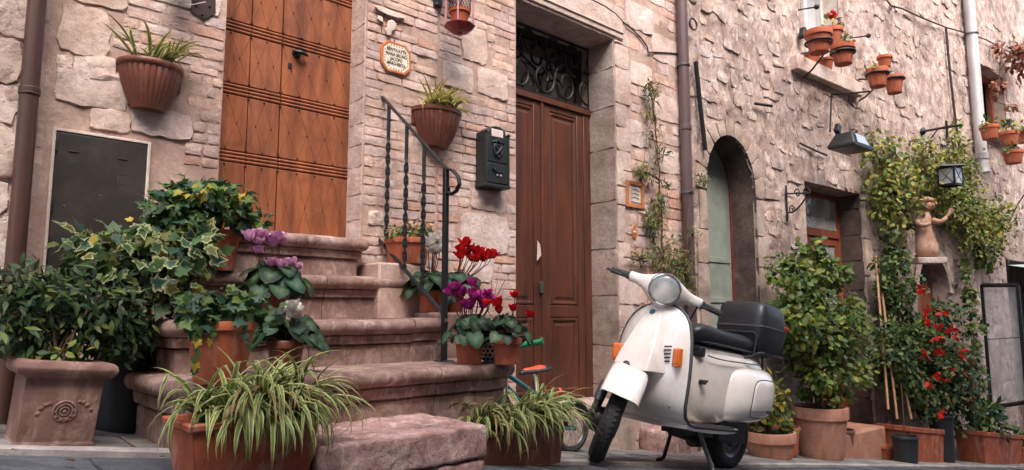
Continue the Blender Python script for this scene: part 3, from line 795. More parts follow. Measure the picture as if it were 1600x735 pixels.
# ------------------------------------------------------------------ the house across the narrow street (unseen, added to shade the lower fronts)
HO = Frame((0, -2.9, 0), 180.0)
oh = thing('opposite_house', 'rendered house across the street, unseen behind the camera', 'house', (4, -3.2, GZ(4)))
ohole = [(-3.0 - 2.6 * k - .45, -3.0 - 2.6 * k + .45, z, z + 1.4) for k in range(-2, 4) for z in (-.2, 2.6, 5.0)]
b = wall_grid(HO, -16, 8, -3, 7.0, ohole, .25, lambda u, z, q: 0); b.fbox(HO, -16, 8, -3, 7.0, -.5, -.4); b.build('wall', m_render, oh)
for h in ohole:
    wv = MB().fbox(HO, h[0], h[1], h[2], h[3], -.2, -.15).build('window', m_dark, oh); MB().fbox(HO, h[0] - .08, h[1] + .08, h[2] - .1, h[2], -.15, .08).build('sill', m_stone, wv)
MB().fbox(HO, -16.2, 8.2, 7.0, 7.15, -.6, .45).build('eaves', m_terra_old, oh)
# ------------------------------------------------------------------ staircase
def PX(px, py, X):
    d = ray(px, py); return d * (X / d.x)
r = random.Random(5)
stairs = thing('stone_staircase', 'worn brown stone steps with rounded nosings leading up to the orange door', 'staircase', (1.4, 2.6, GZ(1.4)))
def plan(x0, x1, yf, yb, rl, rr, ins, n=6):
    x0, x1, yf = x0 + (ins if rl > .006 else 0), x1 - (ins if rr > .006 else 0), yf + ins; rl = max(rl - ins, .002); rr = max(rr - ins, .002); out = []
    for i in range(n + 1):
        a = PI + PI / 2 * i / n; out.append((x0 + rl + rl * math.cos(a), yf + rl + rl * math.sin(a)))
    m = 14
    for i in range(1, m): out.append((x0 + rl + (x1 - rr - x0 - rl) * i / m, yf))
    for i in range(n + 1):
        a = -PI / 2 + PI / 2 * i / n; out.append((x1 - rr + rr * math.cos(a), yf + rr + rr * math.sin(a)))
    out += [(x1, yb), (x0, yb)]
    return out
def step(x0, x1, yf, yb, z0, z1, rl, rr, prof=None, name='step', mat=None, cuts=()):
    if cuts:
        xs_ = [x0] + list(cuts) + [x1]
        for i in range(len(xs_) - 1):
            dz = r.uniform(-.003, .003); pr = [(a, z + (dz if k > 2 else 0)) for k, (a, z) in enumerate(prof)] if prof else None
            step(xs_[i] + (.002 if i else 0), xs_[i + 1] - (.002 if i < len(xs_) - 2 else 0), yf + r.uniform(0, .004), yb, z0, z1 + (0 if prof else dz), rl if i == 0 else .004, rr if i == len(xs_) - 2 else .004, pr, 'step_slab', mat)
        return
    prof = prof or [(.048, z0), (.048, z1 - .112), (.058, z1 - .110), (.058, z1 - .104), (.034, z1 - .102), (.028, z1 - .07), (.034, z1 - .064), (.010, z1 - .058), (0, z1 - .044), (-.003, z1 - .03), (0, z1 - .016), (.010, z1 - .006), (.024, z1 - .001), (.06, z1)]
    b = MB(); rings = []
    for ins, z in prof:
        rings.append([V((x, y + .006 * nz((x, y, z), 5, 4) * (1 if y < yb - .01 else 0), z + .004 * nz((x, y, 9), 5, 4))) for (x, y) in plan(x0, x1, yf, yb, rl, rr, ins)])
    b.loft(rings, True, False); n = len(rings[0]); k = len(b.v)
    b.f.append(tuple(range(k - n, k))); b.mi.append(0)
    return b.build(name, mat or m_step, stairs, ang=50)
step(.86, 1.80, 3.03, 3.36, .18, .385, .02, .02)
step(.84, 1.985, 2.93, 3.149, -.03, .185, .03, .04, cuts=(1.52,))
step(.74, 2.00, 2.60, 3.149, -.23, -.018, .05, .05, cuts=(1.30, 1.79))
step(.68, 2.185, 2.28, 3.149, -.75, -.212, .16, .14, [(.05, -.75), (.05, -.40), (.05, -.335), (.06, -.333), (.06, -.325), (.036, -.322), (.03, -.282), (.036, -.276), (.010, -.27), (0, -.256), (-.003, -.242), (0, -.228), (.010, -.218), (.024, -.213), (.06, -.212)], cuts=(1.18, 1.70))
def rockbox(x0, x1, y0, y1, z0, z1, s=.03, amp=.012, rd=.03, sd=0.0, lo=5):
    b = MB(); nx, ny, nzz = [max(2, int((q1 - q0) / s)) for q0, q1 in ((x0, x1), (y0, y1), (z0, z1))]
    c = V(((x0 + x1) / 2, (y0 + y1) / 2, (z0 + z1) / 2)); h = V(((x1 - x0) / 2, (y1 - y0) / 2, (z1 - z0) / 2))
    def pt(a, b_, d):
        q = V((x0 + (x1 - x0) * a, y0 + (y1 - y0) * b_, z0 + (z1 - z0) * d)) - c
        inn = V([max(-(h[i] - rd), min(h[i] - rd, q[i])) for i in range(3)]); dl = q - inn
        nr = dl.normalized() if dl.length > 1e-6 else V((0, 0, 0))
        q = inn + nr * min(dl.length, rd) if dl.length > 1e-6 else q
        return c + q + nr * (amp * nz(q + c, lo, 5, sd) + amp * .5 * nz(q + c, lo * 5, 3, sd))
    def face(n1, n2, f):
        vs = [pt(*f(i / n1, j / n2)) for j in range(n2 + 1) for i in range(n1 + 1)]
        b.add(vs, [(j * (n1 + 1) + i, j * (n1 + 1) + i + 1, (j + 1) * (n1 + 1) + i + 1, (j + 1) * (n1 + 1) + i) for j in range(n2) for i in range(n1)])
    face(nx, nzz, lambda a, d: (a, 0, d)); face(nx, nzz, lambda a, d: (1 - a, 1, d)); face(nx, ny, lambda a, d: (a, d, 1)); face(nx, ny, lambda a, d: (a, 1 - d, 0))
    face(ny, nzz, lambda a, d: (0, 1 - a, d)); face(ny, nzz, lambda a, d: (1, a, d))
    return b
rockbox(.985, 1.635, 1.915, 2.34, -.505, -.392, .010, .005, .006, 1.0, 14).build('rough_block', m_block, stairs, ang=180, weld=.001)
rockbox(.99, 1.31, 1.925, 2.33, -.70, -.512, .014, .005, .006, 4.0, 12).build('rough_block', m_block, stairs, ang=180, weld=.001)
rockbox(1.32, 1.63, 1.92, 2.33, -.70, -.512, .014, .005, .006, 7.0, 12).build('rough_block', m_block, stairs, ang=180, weld=.001)

# ------------------------------------------------------------------ iron handrail
XR = 1.925
rail = thing('iron_handrail', 'black wrought iron handrail with twisted balusters on the stone steps', 'handrail', (XR, 2.57, -.212))
top = PX(588, 141, XR); nwt = PX(697, 263, XR); bt0 = PX(581, 362, XR); bt1 = PX(690, 488, XR)
b = MB(); e1 = (nwt - top).normalized()
pts = [top, top.lerp(nwt, .5), nwt]
for (px, py) in ((708, 267), (716, 276), (718, 288), (713, 299), (705, 304), (700, 300), (701, 293)): pts.append(PX(px, py, XR))
b.tube(pts, .012, 8, flat=.6); b.ball(top, .016, 8, 6); b.build('top_rail', m_iron, rail)
b = MB(); b.tube([V((XR, bt0.y + .02, bt0.z)), bt0, bt1, V((XR, bt1.y - .04, bt1.z - .05))], .010, 6); b.build('bottom_rail', m_iron, rail)
b = MB(); nb = V((XR, nwt.y, -.215)); b.box((nb + nwt) / 2, (.024, .024, (nwt - nb).length)); b.box(nb + V((0, 0, .004)), (.07, .07, .008)); b.build('newel_post', m_iron, rail, bevel=.003)
for px, py in ((608, 162), (636, 193), (663, 225)):
    t_ = PX(px, py, XR); f = (t_.y - bt0.y) / (bt1.y - bt0.y); zb = bt0.z + (bt1.z - bt0.z) * f
    b = MB(); rings = []; L = t_.z - zb; n = 70
    for i in range(n + 1):
        d = L * i / n; tw = 0 if d < L * .26 else (d - L * .26) * 2 * PI / .13
        hx, hy = (.0075, .0075) if d < L * .26 else (.0125, .0045)
        rings.append([V((XR, t_.y, t_.z - d)) + V((math.cos(tw + .6) * hx * sx - math.sin(tw + .6) * hy * sy, math.sin(tw + .6) * hx * sx + math.cos(tw + .6) * hy * sy, 0)) for sx, sy in ((-1, -1), (1, -1), (1, 1), (-1, 1))])
    b.loft(rings[::-1]); b.build('baluster', m_iron, rail, ang=30)

# ------------------------------------------------------------------ things on the first wall
def pipe(name, label, pts, rr, mat, rings, base, bracket=None):
    t_ = thing(name, label, 'downpipe', base)
    b = MB(); b.tube(pts, rr, 16); b.build('pipe', mat, t_, ang=60)
    for (p_, h) in rings:
        MB().tube([p_ - V((0, 0, h)), p_ + V((0, 0, h))], rr * 1.14, 16).build('joint', mat, t_, bevel=.003)
    for p_ in (bracket or []):
        MB().tube([p_ - V((0, 0, .008)), p_ + V((0, 0, .008))], rr * 1.2, 16).build('bracket', m_alu, t_)
    return t_
a_, c_ = P(57, 0, 3.03), P(18, 440, 3.03); xx = (a_.x + c_.x) / 2 + .004
pipe('downpipe', 'brown painted downpipe at the left end of the wall', [(xx, 3.03, -.42), (xx, 3.03, 4.2)], .031, m_pipe_b, [(V((xx, 3.03, P(40, 140, 3.03).z)), .01), (V((xx, 3.03, P(40, 146, 3.03).z)), .006)], (xx, 3.03, -.42))
u_, z_ = H1.at(1071, 200, .06); q = H1.p(u_, 0, .06)
pipe('downpipe', 'mauve downpipe running down between the two houses behind the scooter', [(q.x, q.y, GZ(q.x)), (q.x, q.y, 4.3)], .046, m_pipe_m, [(V((q.x, q.y, H1.at(1070, 200, .06)[1])), .02)], (q.x, q.y, GZ(q.x)),
     [V((q.x, q.y, H1.at(1069, 103, .06)[1])), V((q.x, q.y, H1.at(1073, 301, .06)[1]))])
# meter cabinet
tc = thing('meter_cabinet', 'dark grey metal meter cabinet set in the wall above the ivy', 'cabinet', H1.p((cab[0] + cab[1]) / 2, cab[2], 0))
u0, u1, z0, z1 = cab; z0 -= .15
b = MB(); b.fbox(H1, u0 - .012, u0, z0, z1 + .012, -.01, .016); b.fbox(H1, u1, u1 + .012, z0, z1 + .012, -.01, .016); b.fbox(H1, u0, u1, z1, z1 + .012, -.01, .016); b.build('frame', m_plasterw, tc, bevel=.003)
MB().fbox(H1, u0 + .003, u1 - .003, z0, z1 - .003, -.01, .013).build('door', m_cabinet, tc, bevel=.003)
for px, py in ((115, 237), (192, 249)):
    u_, z_ = H1.at(px, py, .013); MB().fbox(H1, u_ - .018, u_ + .018, z_ - .003, z_ + .003, .012, .016).build('vent_slot', m_cabinet, tc, bevel=.001)
u_, z_ = H1.at(195, 281, .013); b = MB()
for (a, c, d, e) in ((-.026, .026, -.022, -.020), (-.026, .026, .020, .022), (-.026, -.024, -.02, .02), (.024, .026, -.02, .02)): b.fbox(H1, u_ + a, u_ + c, z_ + d, z_ + e, .0125, .0142)
b.build('label_outline', m_alu, tc)
for zz in (z1 - .06, z1 - .30): MB().tube([H1.p(u0 + .004, zz - .02, .016), H1.p(u0 + .004, zz + .02, .016)], .005, 8).build('hinge', m_cabinet, tc)
for px, py in ((100, 322), (157, 306)):
    MB().ball(H1.P(px, py, .013), .004, 8, 5).build('lock', m_alu, tc)
# mailbox with a rolled paper in its slot
OM = .10
u0, u1 = H1.at(742, 240, 0)[0] + .004, H1.at(797, 240, OM)[0]; z0 = H1.at(775, 291, OM)[1]; z1 = H1.at(775, 207, OM)[1]; hl = z1 - z0; wl = u1 - u0
mb_ = thing('mailbox', 'dark green-grey metal mailbox with crest on the brick wall', 'mailbox', H1.p((u0 + u1) / 2, z0, 0))
b = MB(); prof = [(u0, z0), (u1, z0), (u1, z1)] + [((u0 + u1) / 2 + wl * .36 * math.cos(a), z1 + hl * .13 * math.sin(a)) for a in np.linspace(0, PI, 13)] + [(u0, z1)]
b.loft([[H1.p(u, z, o) for u, z in prof] for o in (.0, OM * .92)]); b.build('body', m_green_iron, mb_, bevel=.003)
b = MB(); b.fbox(H1, u0 - .004, u1 + .004, z0 - .006, z0 + .012, 0, OM); b.build('base_moulding', m_green_iron, mb_, bevel=.003)
MB().fbox(H1, u0 + .018, u1 - .018, z0 + .02, z0 + hl * .42, OM * .9, OM * .97).build('front_door', m_green_iron, mb_, bevel=.003)
MB().fbox(H1, u0 + .018, u1 - .018, z0 + hl * .45, z0 + hl * .93, OM * .9, OM * .96).build('front_panel', m_green_iron, mb_, bevel=.003)
for s_ in (-1, 1):
    uc = (u0 + u1) / 2 + s_ * (wl / 2 - .008); b = MB(); b.tube([H1.p(uc, z0 + .012, OM * .95), H1.p(uc, z1 - .01, OM * .95)], .007, 8)
    b.ball(H1.p(uc, z1 - .002, OM * .95), .012, 8, 6); b.build('pilaster', m_green_iron, mb_)
cx = (u0 + u1) / 2; cz = z0 + hl * .69
b = MB(); sh = [(0, -.062), (.032, -.04), (.044, -.005), (.042, .03), (.02, .036), (0, .03), (-.02, .036), (-.042, .03), (-.044, -.005), (-.032, -.04)]
k_ = hl / .36
b.loft([[H1.p(cx + u * k_ * s_, cz + z * k_ * s_, o) for u, z in sh] for (s_, o) in ((1, OM * .95), (1, OM + .004), (.8, OM + .008), (.75, OM + .004))])
for (a, z) in ((-.02, .048), (0, .056), (.02, .048)): b.ball(H1.p(cx + a * k_, cz + z * k_, OM + .002), .009 * k_, 8, 5)
for s_ in (-1, 1): b.tube([H1.p(cx + s_ * .03 * k_, cz + .02 * k_, OM + .006), H1.p(cx - s_ * .022 * k_, cz - .036 * k_, OM + .009)], .005 * k_, 6)
b.tube([H1.p(cx - .05 * k_, cz + .042 * k_, OM), H1.p(cx, cz + .066 * k_, OM + .004), H1.p(cx + .05 * k_, cz + .042 * k_, OM)], .005 * k_, 6)
b.build('crest', m_green_iron, mb_)
b = MB(); zz = z0 + hl * .27; b.tube([H1.p(cx - .045 * k_, zz + .02, OM + .001), H1.p(cx - .035 * k_, zz + .005, OM + .006), H1.p(cx, zz - .003, OM + .008), H1.p(cx + .035 * k_, zz + .0, OM + .006), H1.p(cx + .045 * k_, zz + .008, OM + .001)], .006, 6); b.build('handle_relief', m_iron, mb_)
b = MB(); b.fbox(H1, cx - .012, cx - .002, zz - .024, zz - .014, OM * .97, OM + .003); b.fbox(H1, cx + .012, cx + .028, zz - .024, zz - .014, OM * .97, OM + .003); b.build('name_plate', m_paper, mb_)
b = MB(); b.fbox(H1, u0 + .05, u1 - .05, z1 - .03, z1 + .022, OM * .5, OM * .95); tag(b.build('folded_newspaper', m_paper, bevel=.004), 'folded printed paper sticking out of the mailbox', 'newspaper')

# octagonal name tile with lettering
def text_mesh(txt, size, fr, cu, cz, o, mat, parent, name='lettering', width=None, ext=.0012):
    cd = bpy.data.curves.new('txt', 'FONT'); cd.body = txt; cd.size = size; cd.align_x = 'CENTER'; cd.align_y = 'CENTER'; cd.extrude = ext; cd.offset = size * .012
    ob = bpy.data.objects.new('txt', cd); COL.objects.link(ob); dg = bpy.context.evaluated_depsgraph_get(); dg.update()
    me = bpy.data.meshes.new_from_object(ob.evaluated_get(dg)); vs = [v.co.copy() for v in me.vertices]; fs = [tuple(p_.vertices) for p_ in me.polygons]
    bpy.data.objects.remove(ob); bpy.data.meshes.remove(me)
    wd = max(v.x for v in vs) - min(v.x for v in vs); k = width / wd if width else 1
    return MB().add([fr.p(cu + v.x * k, cz + v.y, o + v.z) for v in vs], fs).build(name, mat, parent, smooth=False)
u_, z_ = H1.at(619, 91, .015); w_, h_ = .098, .088
pl = thing('name_tile', 'octagonal cream tile with orange rim and lettering above the handrail', 'plaque', H1.p(u_, z_ - h_, 0))
octo = [(-1, -.55), (-.6, -1), (.6, -1), (1, -.55), (1, .55), (.6, 1), (-.6, 1), (-1, .55)]
b = MB(); b.loft([[H1.p(u_ + a * w_ * s_, z_ + c * h_ * s_, o) for a, c in octo] for (s_, o) in ((1, 0), (1, .016), (.97, .02), (.86, .02), (.84, .016))]); b.build('rim', m_ceram_o, pl)
b = MB(); b.loft([[H1.p(u_ + a * w_ * s_, z_ + c * h_ * s_, o) for a, c in octo] for (s_, o) in ((.845, .012), (.845, .0185))]); b.build('tile', m_ceramic, pl, smooth=False)
for k, (tx, wd) in enumerate((('BENTIVATTE', .125), ('MARIA BRUNO', .135), ('JACOPO', .08), ('MARGHERITA', .115))): text_mesh(tx, .026, H1, u_, z_ + .040 - k * .026, .0188, m_ink, pl, width=wd)
b = MB(); m_dots = [m_greenpl, m_redlens, m_ink]
for k in range(28):
    a = 2 * PI * k / 28; q_ = max(abs(math.cos(a)), abs(math.sin(a))); q_ = min(.76 / q_, .80 / max(.01, (abs(math.cos(a)) + abs(math.sin(a))) * .72))
    b.ball(H1.p(u_ + math.cos(a) * q_ * w_, z_ + math.sin(a) * q_ * h_, .0185), .0035, 6, 4, mi=k % 3)
b.build('painted_dots', m_dots, pl, kind='stuff')
# ceramic bird ornament
b = MB(); q0, q1 = H1.P(585, 9, .03), H1.P(632, 28, .02)
bird = thing('ceramic_bird', 'white ceramic bird ornament fixed above the lettered tile', 'ornament', H1.P(606, 50, .0))
def plate(pts, o0, o1, fr=H1): 
    return MB().loft([[fr.P(x, y, o) for x, y in pts] for o in (o0, o1)][::-1])
plate([(585, 9), (594, 10), (612, 17), (626, 24), (633, 29), (622, 29), (604, 23), (592, 17)], .006, .03).build('wing', m_plasterw, bird, bevel=.004)
plate([(590, 24), (598, 27), (599, 36), (594, 33), (590, 30)], .004, .02).build('tail', m_plasterw, bird, bevel=.004)
plate([(606, 33), (613, 31), (620, 38), (618, 47), (613, 49), (612, 56), (605, 56), (602, 46), (605, 42)], .004, .026).build('body', m_plasterw, bird, bevel=.005)
# framed tile and bell plate right of the door
tl = thing('framed_tile', 'small cream tile in an orange wooden frame beside the brown door', 'plaque', H1.P(992, 325, 0))
b = MB(); fo = [(978, 281), (1007, 287), (1007, 327), (978, 322)]; fi = [(983, 287), (1002.5, 291), (1002.5, 321), (983, 317)]
b.loft([[H1.P(x, y, .0) for x, y in fo], [H1.P(x, y, .018) for x, y in fo], [H1.P(x, y, .018) for x, y in fi], [H1.P(x, y, .006) for x, y in fi]][::-1], True, False); b.build('frame', m_ceram_o, tl, smooth=False)
MB().add([H1.P(x, y, .008) for x, y in fi], [(3, 2, 1, 0)]).build('tile', m_ceramic, tl, smooth=False)
b = MB()
for k in range(9): b.ball(H1.P(985 + k * 2.0, 289.5 + k * .45, .009), .006, 6, 4); b.ball(H1.P(985 + k * 2.0, 315 + k * .45, .009), .006, 6, 4)
for k in range(3): b.tube([H1.P(987, 297 + k * 6, .010), H1.P(992, 296 + k * 6, .010), H1.P(998, 299.5 + k * 6, .010)], .0025, 5)
b.build('painted_motif', m_alu, tl, kind='stuff')
bp = thing('bell_plate', 'oval brass bell plate with white button under the framed tile', 'doorbell', H1.P(992, 377, 0))
b = MB(); u_, z_ = H1.at(991.5, 363, .01); el = [(.032 * math.cos(a) , .056 * math.sin(a)) for a in np.linspace(0, 2 * PI, 21)[:-1]]
b.loft([[H1.p(u_ + a * s_, z_ + c * s_, o) for a, c in el] for (s_, o) in ((1, 0), (1, .008), (.9, .012))]); b.build('plate', m_ceram_o, bp)
MB().lathe([(.010, 0), (.010, .006), (.006, .009), (0, .009)], H1.p(u_ - .006, z_, .012), 12, H1.n).build('button', m_ceramic, bp)
for s_ in (-1, 1): MB().ball(H1.p(u_, z_ + s_ * .042, .012), .004, 6, 4).build('screw', m_iron, bp)
# hanging red lantern holding a little pot
fc = H1.P(718, 46, .17)
fd = thing('hanging_lantern', 'red tin lantern with wire mesh and a small clay pot at the top edge', 'lantern', fc)
MB().lathe([(0, -.035), (.016, -.034), (.016, -.026), (.05, -.018), (.088, .012), (.092, .018), (.085, .022), (0, .022)], fc, 8).build('dish', m_redpaint, fd, ang=25)
MB().lathe([(0, .022), (.042, .022), (.055, .095), (.063, .095), (.064, .115), (.054, .115), (.05, .08), (0, .08)], fc, 20).build('pot', m_terra, fd)
b = MB(); 
for k in range(22):
    a = 2 * PI * k / 22
    for s_ in (-1, 1): b.tube([fc + V((.065 * math.cos(a + s_ * .5 * i), .065 * math.sin(a + s_ * .5 * i), .11 + .07 * i)) for i in range(6)], .0014, 3)
b.build('wire_mesh', m_wire, fd)
for k in range(4):
    a = PI / 4 + PI / 2 * k; MB().tube([fc + V((.082 * math.cos(a), .082 * math.sin(a), .02)), fc + V((.072 * math.cos(a), .072 * math.sin(a), .46))], .0055, 6).build('post', m_pinkpaint, fd)
MB().lathe([(.095, .46), (.09, .47), (.03, .56), (.008, .58), (0, .58)], fc, 8).build('roof', m_redpaint, fd, ang=25)
MB().tube([fc + V((0, 0, .58)), fc + V((0, 0, .66)), fc + V((0, .08, .70)), fc + V((0, .17, .66))], .006, 6).build('hook', m_iron, fd)
b = MB(); b.fbox(H1, H1.at(676, 5)[0], H1.at(687, 5)[0], H1.at(682, 12)[1], H1.at(682, -30)[1], 0, .03); b.lathe([(.012, 0), (.01, .01), (0, .012)], H1.P(683, 7, .03), 12, H1.n); tag(b.build('junction_box', m_green_iron, bevel=.004), 'small dark junction box on the brick beside the red lantern', 'box')
# lamp bracket top left
lb = thing('wall_lamp', 'brown iron wall lamp plate cut off at the top beside the orange door', 'lamp', H1.P(318, 30, 0))
plate([(298, -40), (337, -34), (337, 22), (330, 26), (322, 31), (316, 30), (298, 19)], .0, .012).build('plate', m_rust, lb, bevel=.003)
for px, py in ((307, 9), (316, 23), (328, 10)): MB().ball(H1.P(px, py, .013), .006, 8, 5).build('bolt', m_rust, lb)
lc = H1.P(281, -4, .10)
MB().tube([H1.P(318, -25, .01), H1.P(305, -40, .08), lc + V((0, 0, .12))], .010, 8).build('arm', m_rust, lb)
MB().lathe([(0, .0), (.022, .004), (.030, .03), (.05, .035), (.055, .12), (.02, .15), (0, .15)], lc, 10).build('lamp_body', m_iron, lb)
# cable on the wall
pts = [H1.P(x, y, .014) for x, y in ((905, -14), (925, 0), (945, 10), (962, 22), (975, 36), (990, 48), (1002, 60), (1011, 73), (1013, 82), (1026, 82), (1045, 83), (1066, 85))]
tag(MB().tube(pts, .006, 6).build('cable', m_rust), 'dark cable sagging across the stone above the brown door', 'cable')
# ------------------------------------------------------------------ plants
def frame_of(d, nrm):
    y = V(d).normalized(); z = V(nrm) - y * V(nrm).dot(y)
    if z.length < 1e-5: z = y.orthogonal()
    z.normalize(); return y.cross(z), y, z
IVY = [(.0, .0), (.16, -.10), (.42, .02), (.34, .22), (.50, .46), (.24, .52), (.0, 1.0), (-.24, .52), (-.50, .46), (-.34, .22), (-.42, .02), (-.16, -.10)]
OVAL = [(0, 0), (.20, .2), (.30, .48), (.2, .78), (0, 1), (-.2, .78), (-.30, .48), (-.20, .2)]
LANCE = [(0, 0), (.11, .25), (.13, .5), (.07, .8), (0, 1), (-.07, .8), (-.13, .5), (-.11, .25)]
HEART = [(0, .08), (.18, -.08), (.40, .0), (.52, .25), (.47, .55), (.28, .83), (0, 1), (-.28, .83), (-.47, .55), (-.52, .25), (-.40, 0), (-.18, -.08)]
def leafpoly(shape, pos, d, nrm, L, col, col2=None, cup=.12, inner=.62, droop=.15, wid=1.0, mid=None):
    x, y, z = frame_of(d, nrm); n = len(shape); vs = []; cs = []
    def pt(a, b, s=1.0):
        a, b = a * s * wid, .42 + (b - .42) * s
        return V(pos) + (x * a + y * b + z * (cup * abs(a) * 1.0 - droop * b * b)) * L
    if col2 is None and mid is None:
        vs = [pt(0, .42)] + [pt(a, b) for a, b in shape]; cs = [col] * (n + 1)
        fs = [(0, 1 + i, 1 + (i + 1) % n) for i in range(n)]
    else:
        rim = col2 or col; c0 = mid or col
        vs = [pt(0, .42)] + [pt(a, b, inner) for a, b in shape] + [pt(a, b) for a, b in shape]
        cs = [c0] + [col] * n + [rim] * n
        fs = [(0, 1 + i, 1 + (i + 1) % n) for i in range(n)] + [(1 + i, 1 + n + i, 1 + n + (i + 1) % n, 1 + (i + 1) % n) for i in range(n)]
    return MB().add(vs, fs, cs)
def cvar(c, r, k=.25, hue=.12):
    f = r.uniform(1 - k, 1 + k); h = r.uniform(-hue, hue)
    return (max(0, c[0] * f * (1 + h)), max(0, c[1] * f), max(0, c[2] * f * (1 - h)))
G_DARK, G_MID, G_LIGHT, G_YEL = sr(38, 62, 36), sr(62, 92, 48), sr(104, 124, 58), sr(168, 152, 58)
G_TEAL, G_CREAM, G_OLIVE = sr(52, 84, 66), sr(206, 200, 150), sr(96, 100, 48)
def rdir(r):
    while True:
        q = V((r.uniform(-1, 1), r.uniform(-1, 1), r.uniform(-1, 1)))
        if .05 < q.length < 1: return q.normalized()
def clump(r, blobs, n, shape, s0, s1, cols, rim=None, rimp=1.0, up=.45, shell=.55, face=V((-.35, -.9, .3)), mid=None, droop=.15, wid=1.0, nclump=10, cl=.42):
    """n leaves grouped in small clumps spread through ellipsoids; returns leaf pieces"""
    out = []; tot = sum(b[1][0] * b[1][1] * b[1][2] for b in blobs)
    cps = []
    for c, rr in blobs:
        k = max(3, int(nclump * len(blobs) * rr[0] * rr[1] * rr[2] / tot))
        for i in range(k):
            d = rdir(r) * (r.random() ** .33) * .8
            cps.append((V(c) + V((d.x * rr[0], d.y * rr[1], d.z * rr[2])), min(rr) * cl * r.uniform(.7, 1.35), V(c)))
    for i in range(n):
        cp, cr, cc = r.choice(cps); d = rdir(r); rad_ = cr * (shell + (1 - shell) * r.random() ** .5) * r.uniform(.8, 1.25)
        p_ = cp + d * rad_
        nrm = (d * .6 + V((0, 0, 1)) * up + face * .5 + rdir(r) * .45).normalized()
        ax = (rdir(r) + (p_ - cc).normalized() * .9 + V((0, 0, -.45))).normalized()
        c = cvar(r.choice(cols), r)
        c2 = cvar(rim, r, .15, .05) if rim and r.random() < rimp else None
        out.append(leafpoly(shape, p_, ax, nrm, r.uniform(s0, s1), c, c2, mid=None, droop=droop, wid=wid))
    return out, cps
def twigs(cps, base, r, n, rad0=.004, parent=None, name='stems', mat=None):
    b = MB()
    for i in range(n):
        cp = r.choice(cps)[0]; bs = V(base) + V((r.uniform(-.02, .02), r.uniform(-.02, .02), 0)); m_ = bs.lerp(cp, .5) + V((r.uniform(-.04, .04), r.uniform(-.04, .04), .06))
        b.tube(bez(bs, bs.lerp(m_, .6), m_, cp, 6), [rad0 * (1 - .1 * k) for k in range(7)], 5)
    return b.build(name, mat or m_bark, parent, kind='stuff')
def pot_parts(parent, base, rt, rb, h, mat, rim=.03, lip=.008, n=28, rip=None, sq=(1, 1), soil=True, name='pot'):
    prof = [(0, 0), (rb, 0), (rb * 1.0 + .002, .004)] + [(rb + (rt - lip - rb) * k / 5, (h - rim) * k / 5) for k in range(1, 6)] + [(rt, h - rim + .003), (rt + .001, h - .006), (rt - .003, h), (rt - lip * 1.6, h), (rt - lip * 2, h - .012), (rt - lip * 2.2, h - .035)]
    pt_ = MB().lathe(prof, base, n, sq=sq, rip=rip).build(name, mat, parent)
    if soil: MB().lathe([(rt - lip * 2.1, h - .028), (rt * .5, h - .022), (0, h - .020)], base, n, sq=sq).build('soil', m_soil, parent)
    return pt_
def trough(parent, c, lx, ly, h, mat, R=None, taper=.86, name='pot', rimh=.022):
    b = MB(); R = R or Matrix.Identity(3); rings = []
    for (k, g, z) in ((taper, 0, 0), (taper + (1 - taper) * .9, 0, h - rimh), (1, .008, h - rimh + .002), (1, .010, h - .003), (1, .006, h), (1, -.010, h), (1, -.014, h - .03)):
        rings.append([V(c) + R @ V((sx * (lx / 2 * k + g), sy * (ly / 2 * k + g), z)) for sx, sy in ((-1, -1), (1, -1), (1, 1), (-1, 1))])
    b.loft(rings, True, True); p_ = b.build(name, mat, parent, bevel=.007)
    MB().box(V(c) + R @ V((0, 0, h - .025)), (lx - .03, ly - .03, .004), R).build('soil', m_soil, parent)
    return p_
def blade(r, base, az, L, w, el=1.1, bend=1.6, n=9, cg=None, cc=None, twist=0):
    """arching strap leaf, green middle with cream margins"""
    d = V((math.cos(az), math.sin(az), 0)); side = V((-math.sin(az), math.cos(az), 0)); p_ = V(base); a = el; vs = []; cs = []
    cg = cg or cvar(sr(104, 130, 56), r, .25, .1); cc = cc or cvar(sr(226, 218, 166), r, .12, .04)
    if r.random() < .07: cg, cc = cvar(sr(150, 120, 78), r, .2, .05), cvar(sr(186, 160, 116), r, .15, .05)
    kink = r.uniform(.4, .8) if r.random() < .15 else 2; tip = cvar(sr(150, 116, 72), r, .2, .05); az0 = r.uniform(-.5, .5)
    st = L / n
    for i in range(n + 1):
        t = i / n; ww = w * 1.15 * (.55 + .9 * t if t < .35 else (1.0 - ((t - .35) / .65) ** 1.8) * .87 + .02) * .5
        tang = d * math.cos(a) + V((0, 0, math.sin(a))); up = (side.cross(tang)).normalized() * -1
        sd = (side * math.cos(twist * t) + up * math.sin(twist * t))
        for q, lift, c in ((-1, .35, cc), (-.45, .1, cg), (.45, .1, cg), (1, .35, cc)): vs.append(p_ + sd * (q * ww) + up * (-abs(lift) * ww * -1)); cs.append(c if t < .86 else tuple(c[k] * .5 + tip[k] * .5 for k in range(3)))
        p_ = p_ + tang * st; a -= bend / n * (.5 + 1.0 * t) + (.9 if t <= kink < t + 1 / n else 0); d = V((math.cos(az + az0 * t), math.sin(az + az0 * t), 0)); side = V((-d.y, d.x, 0))
    fs = [(i * 4 + j, i * 4 + j + 1, (i + 1) * 4 + j + 1, (i + 1) * 4 + j) for i in range(n) for j in range(3)]
    return MB().add(vs, fs, cs)
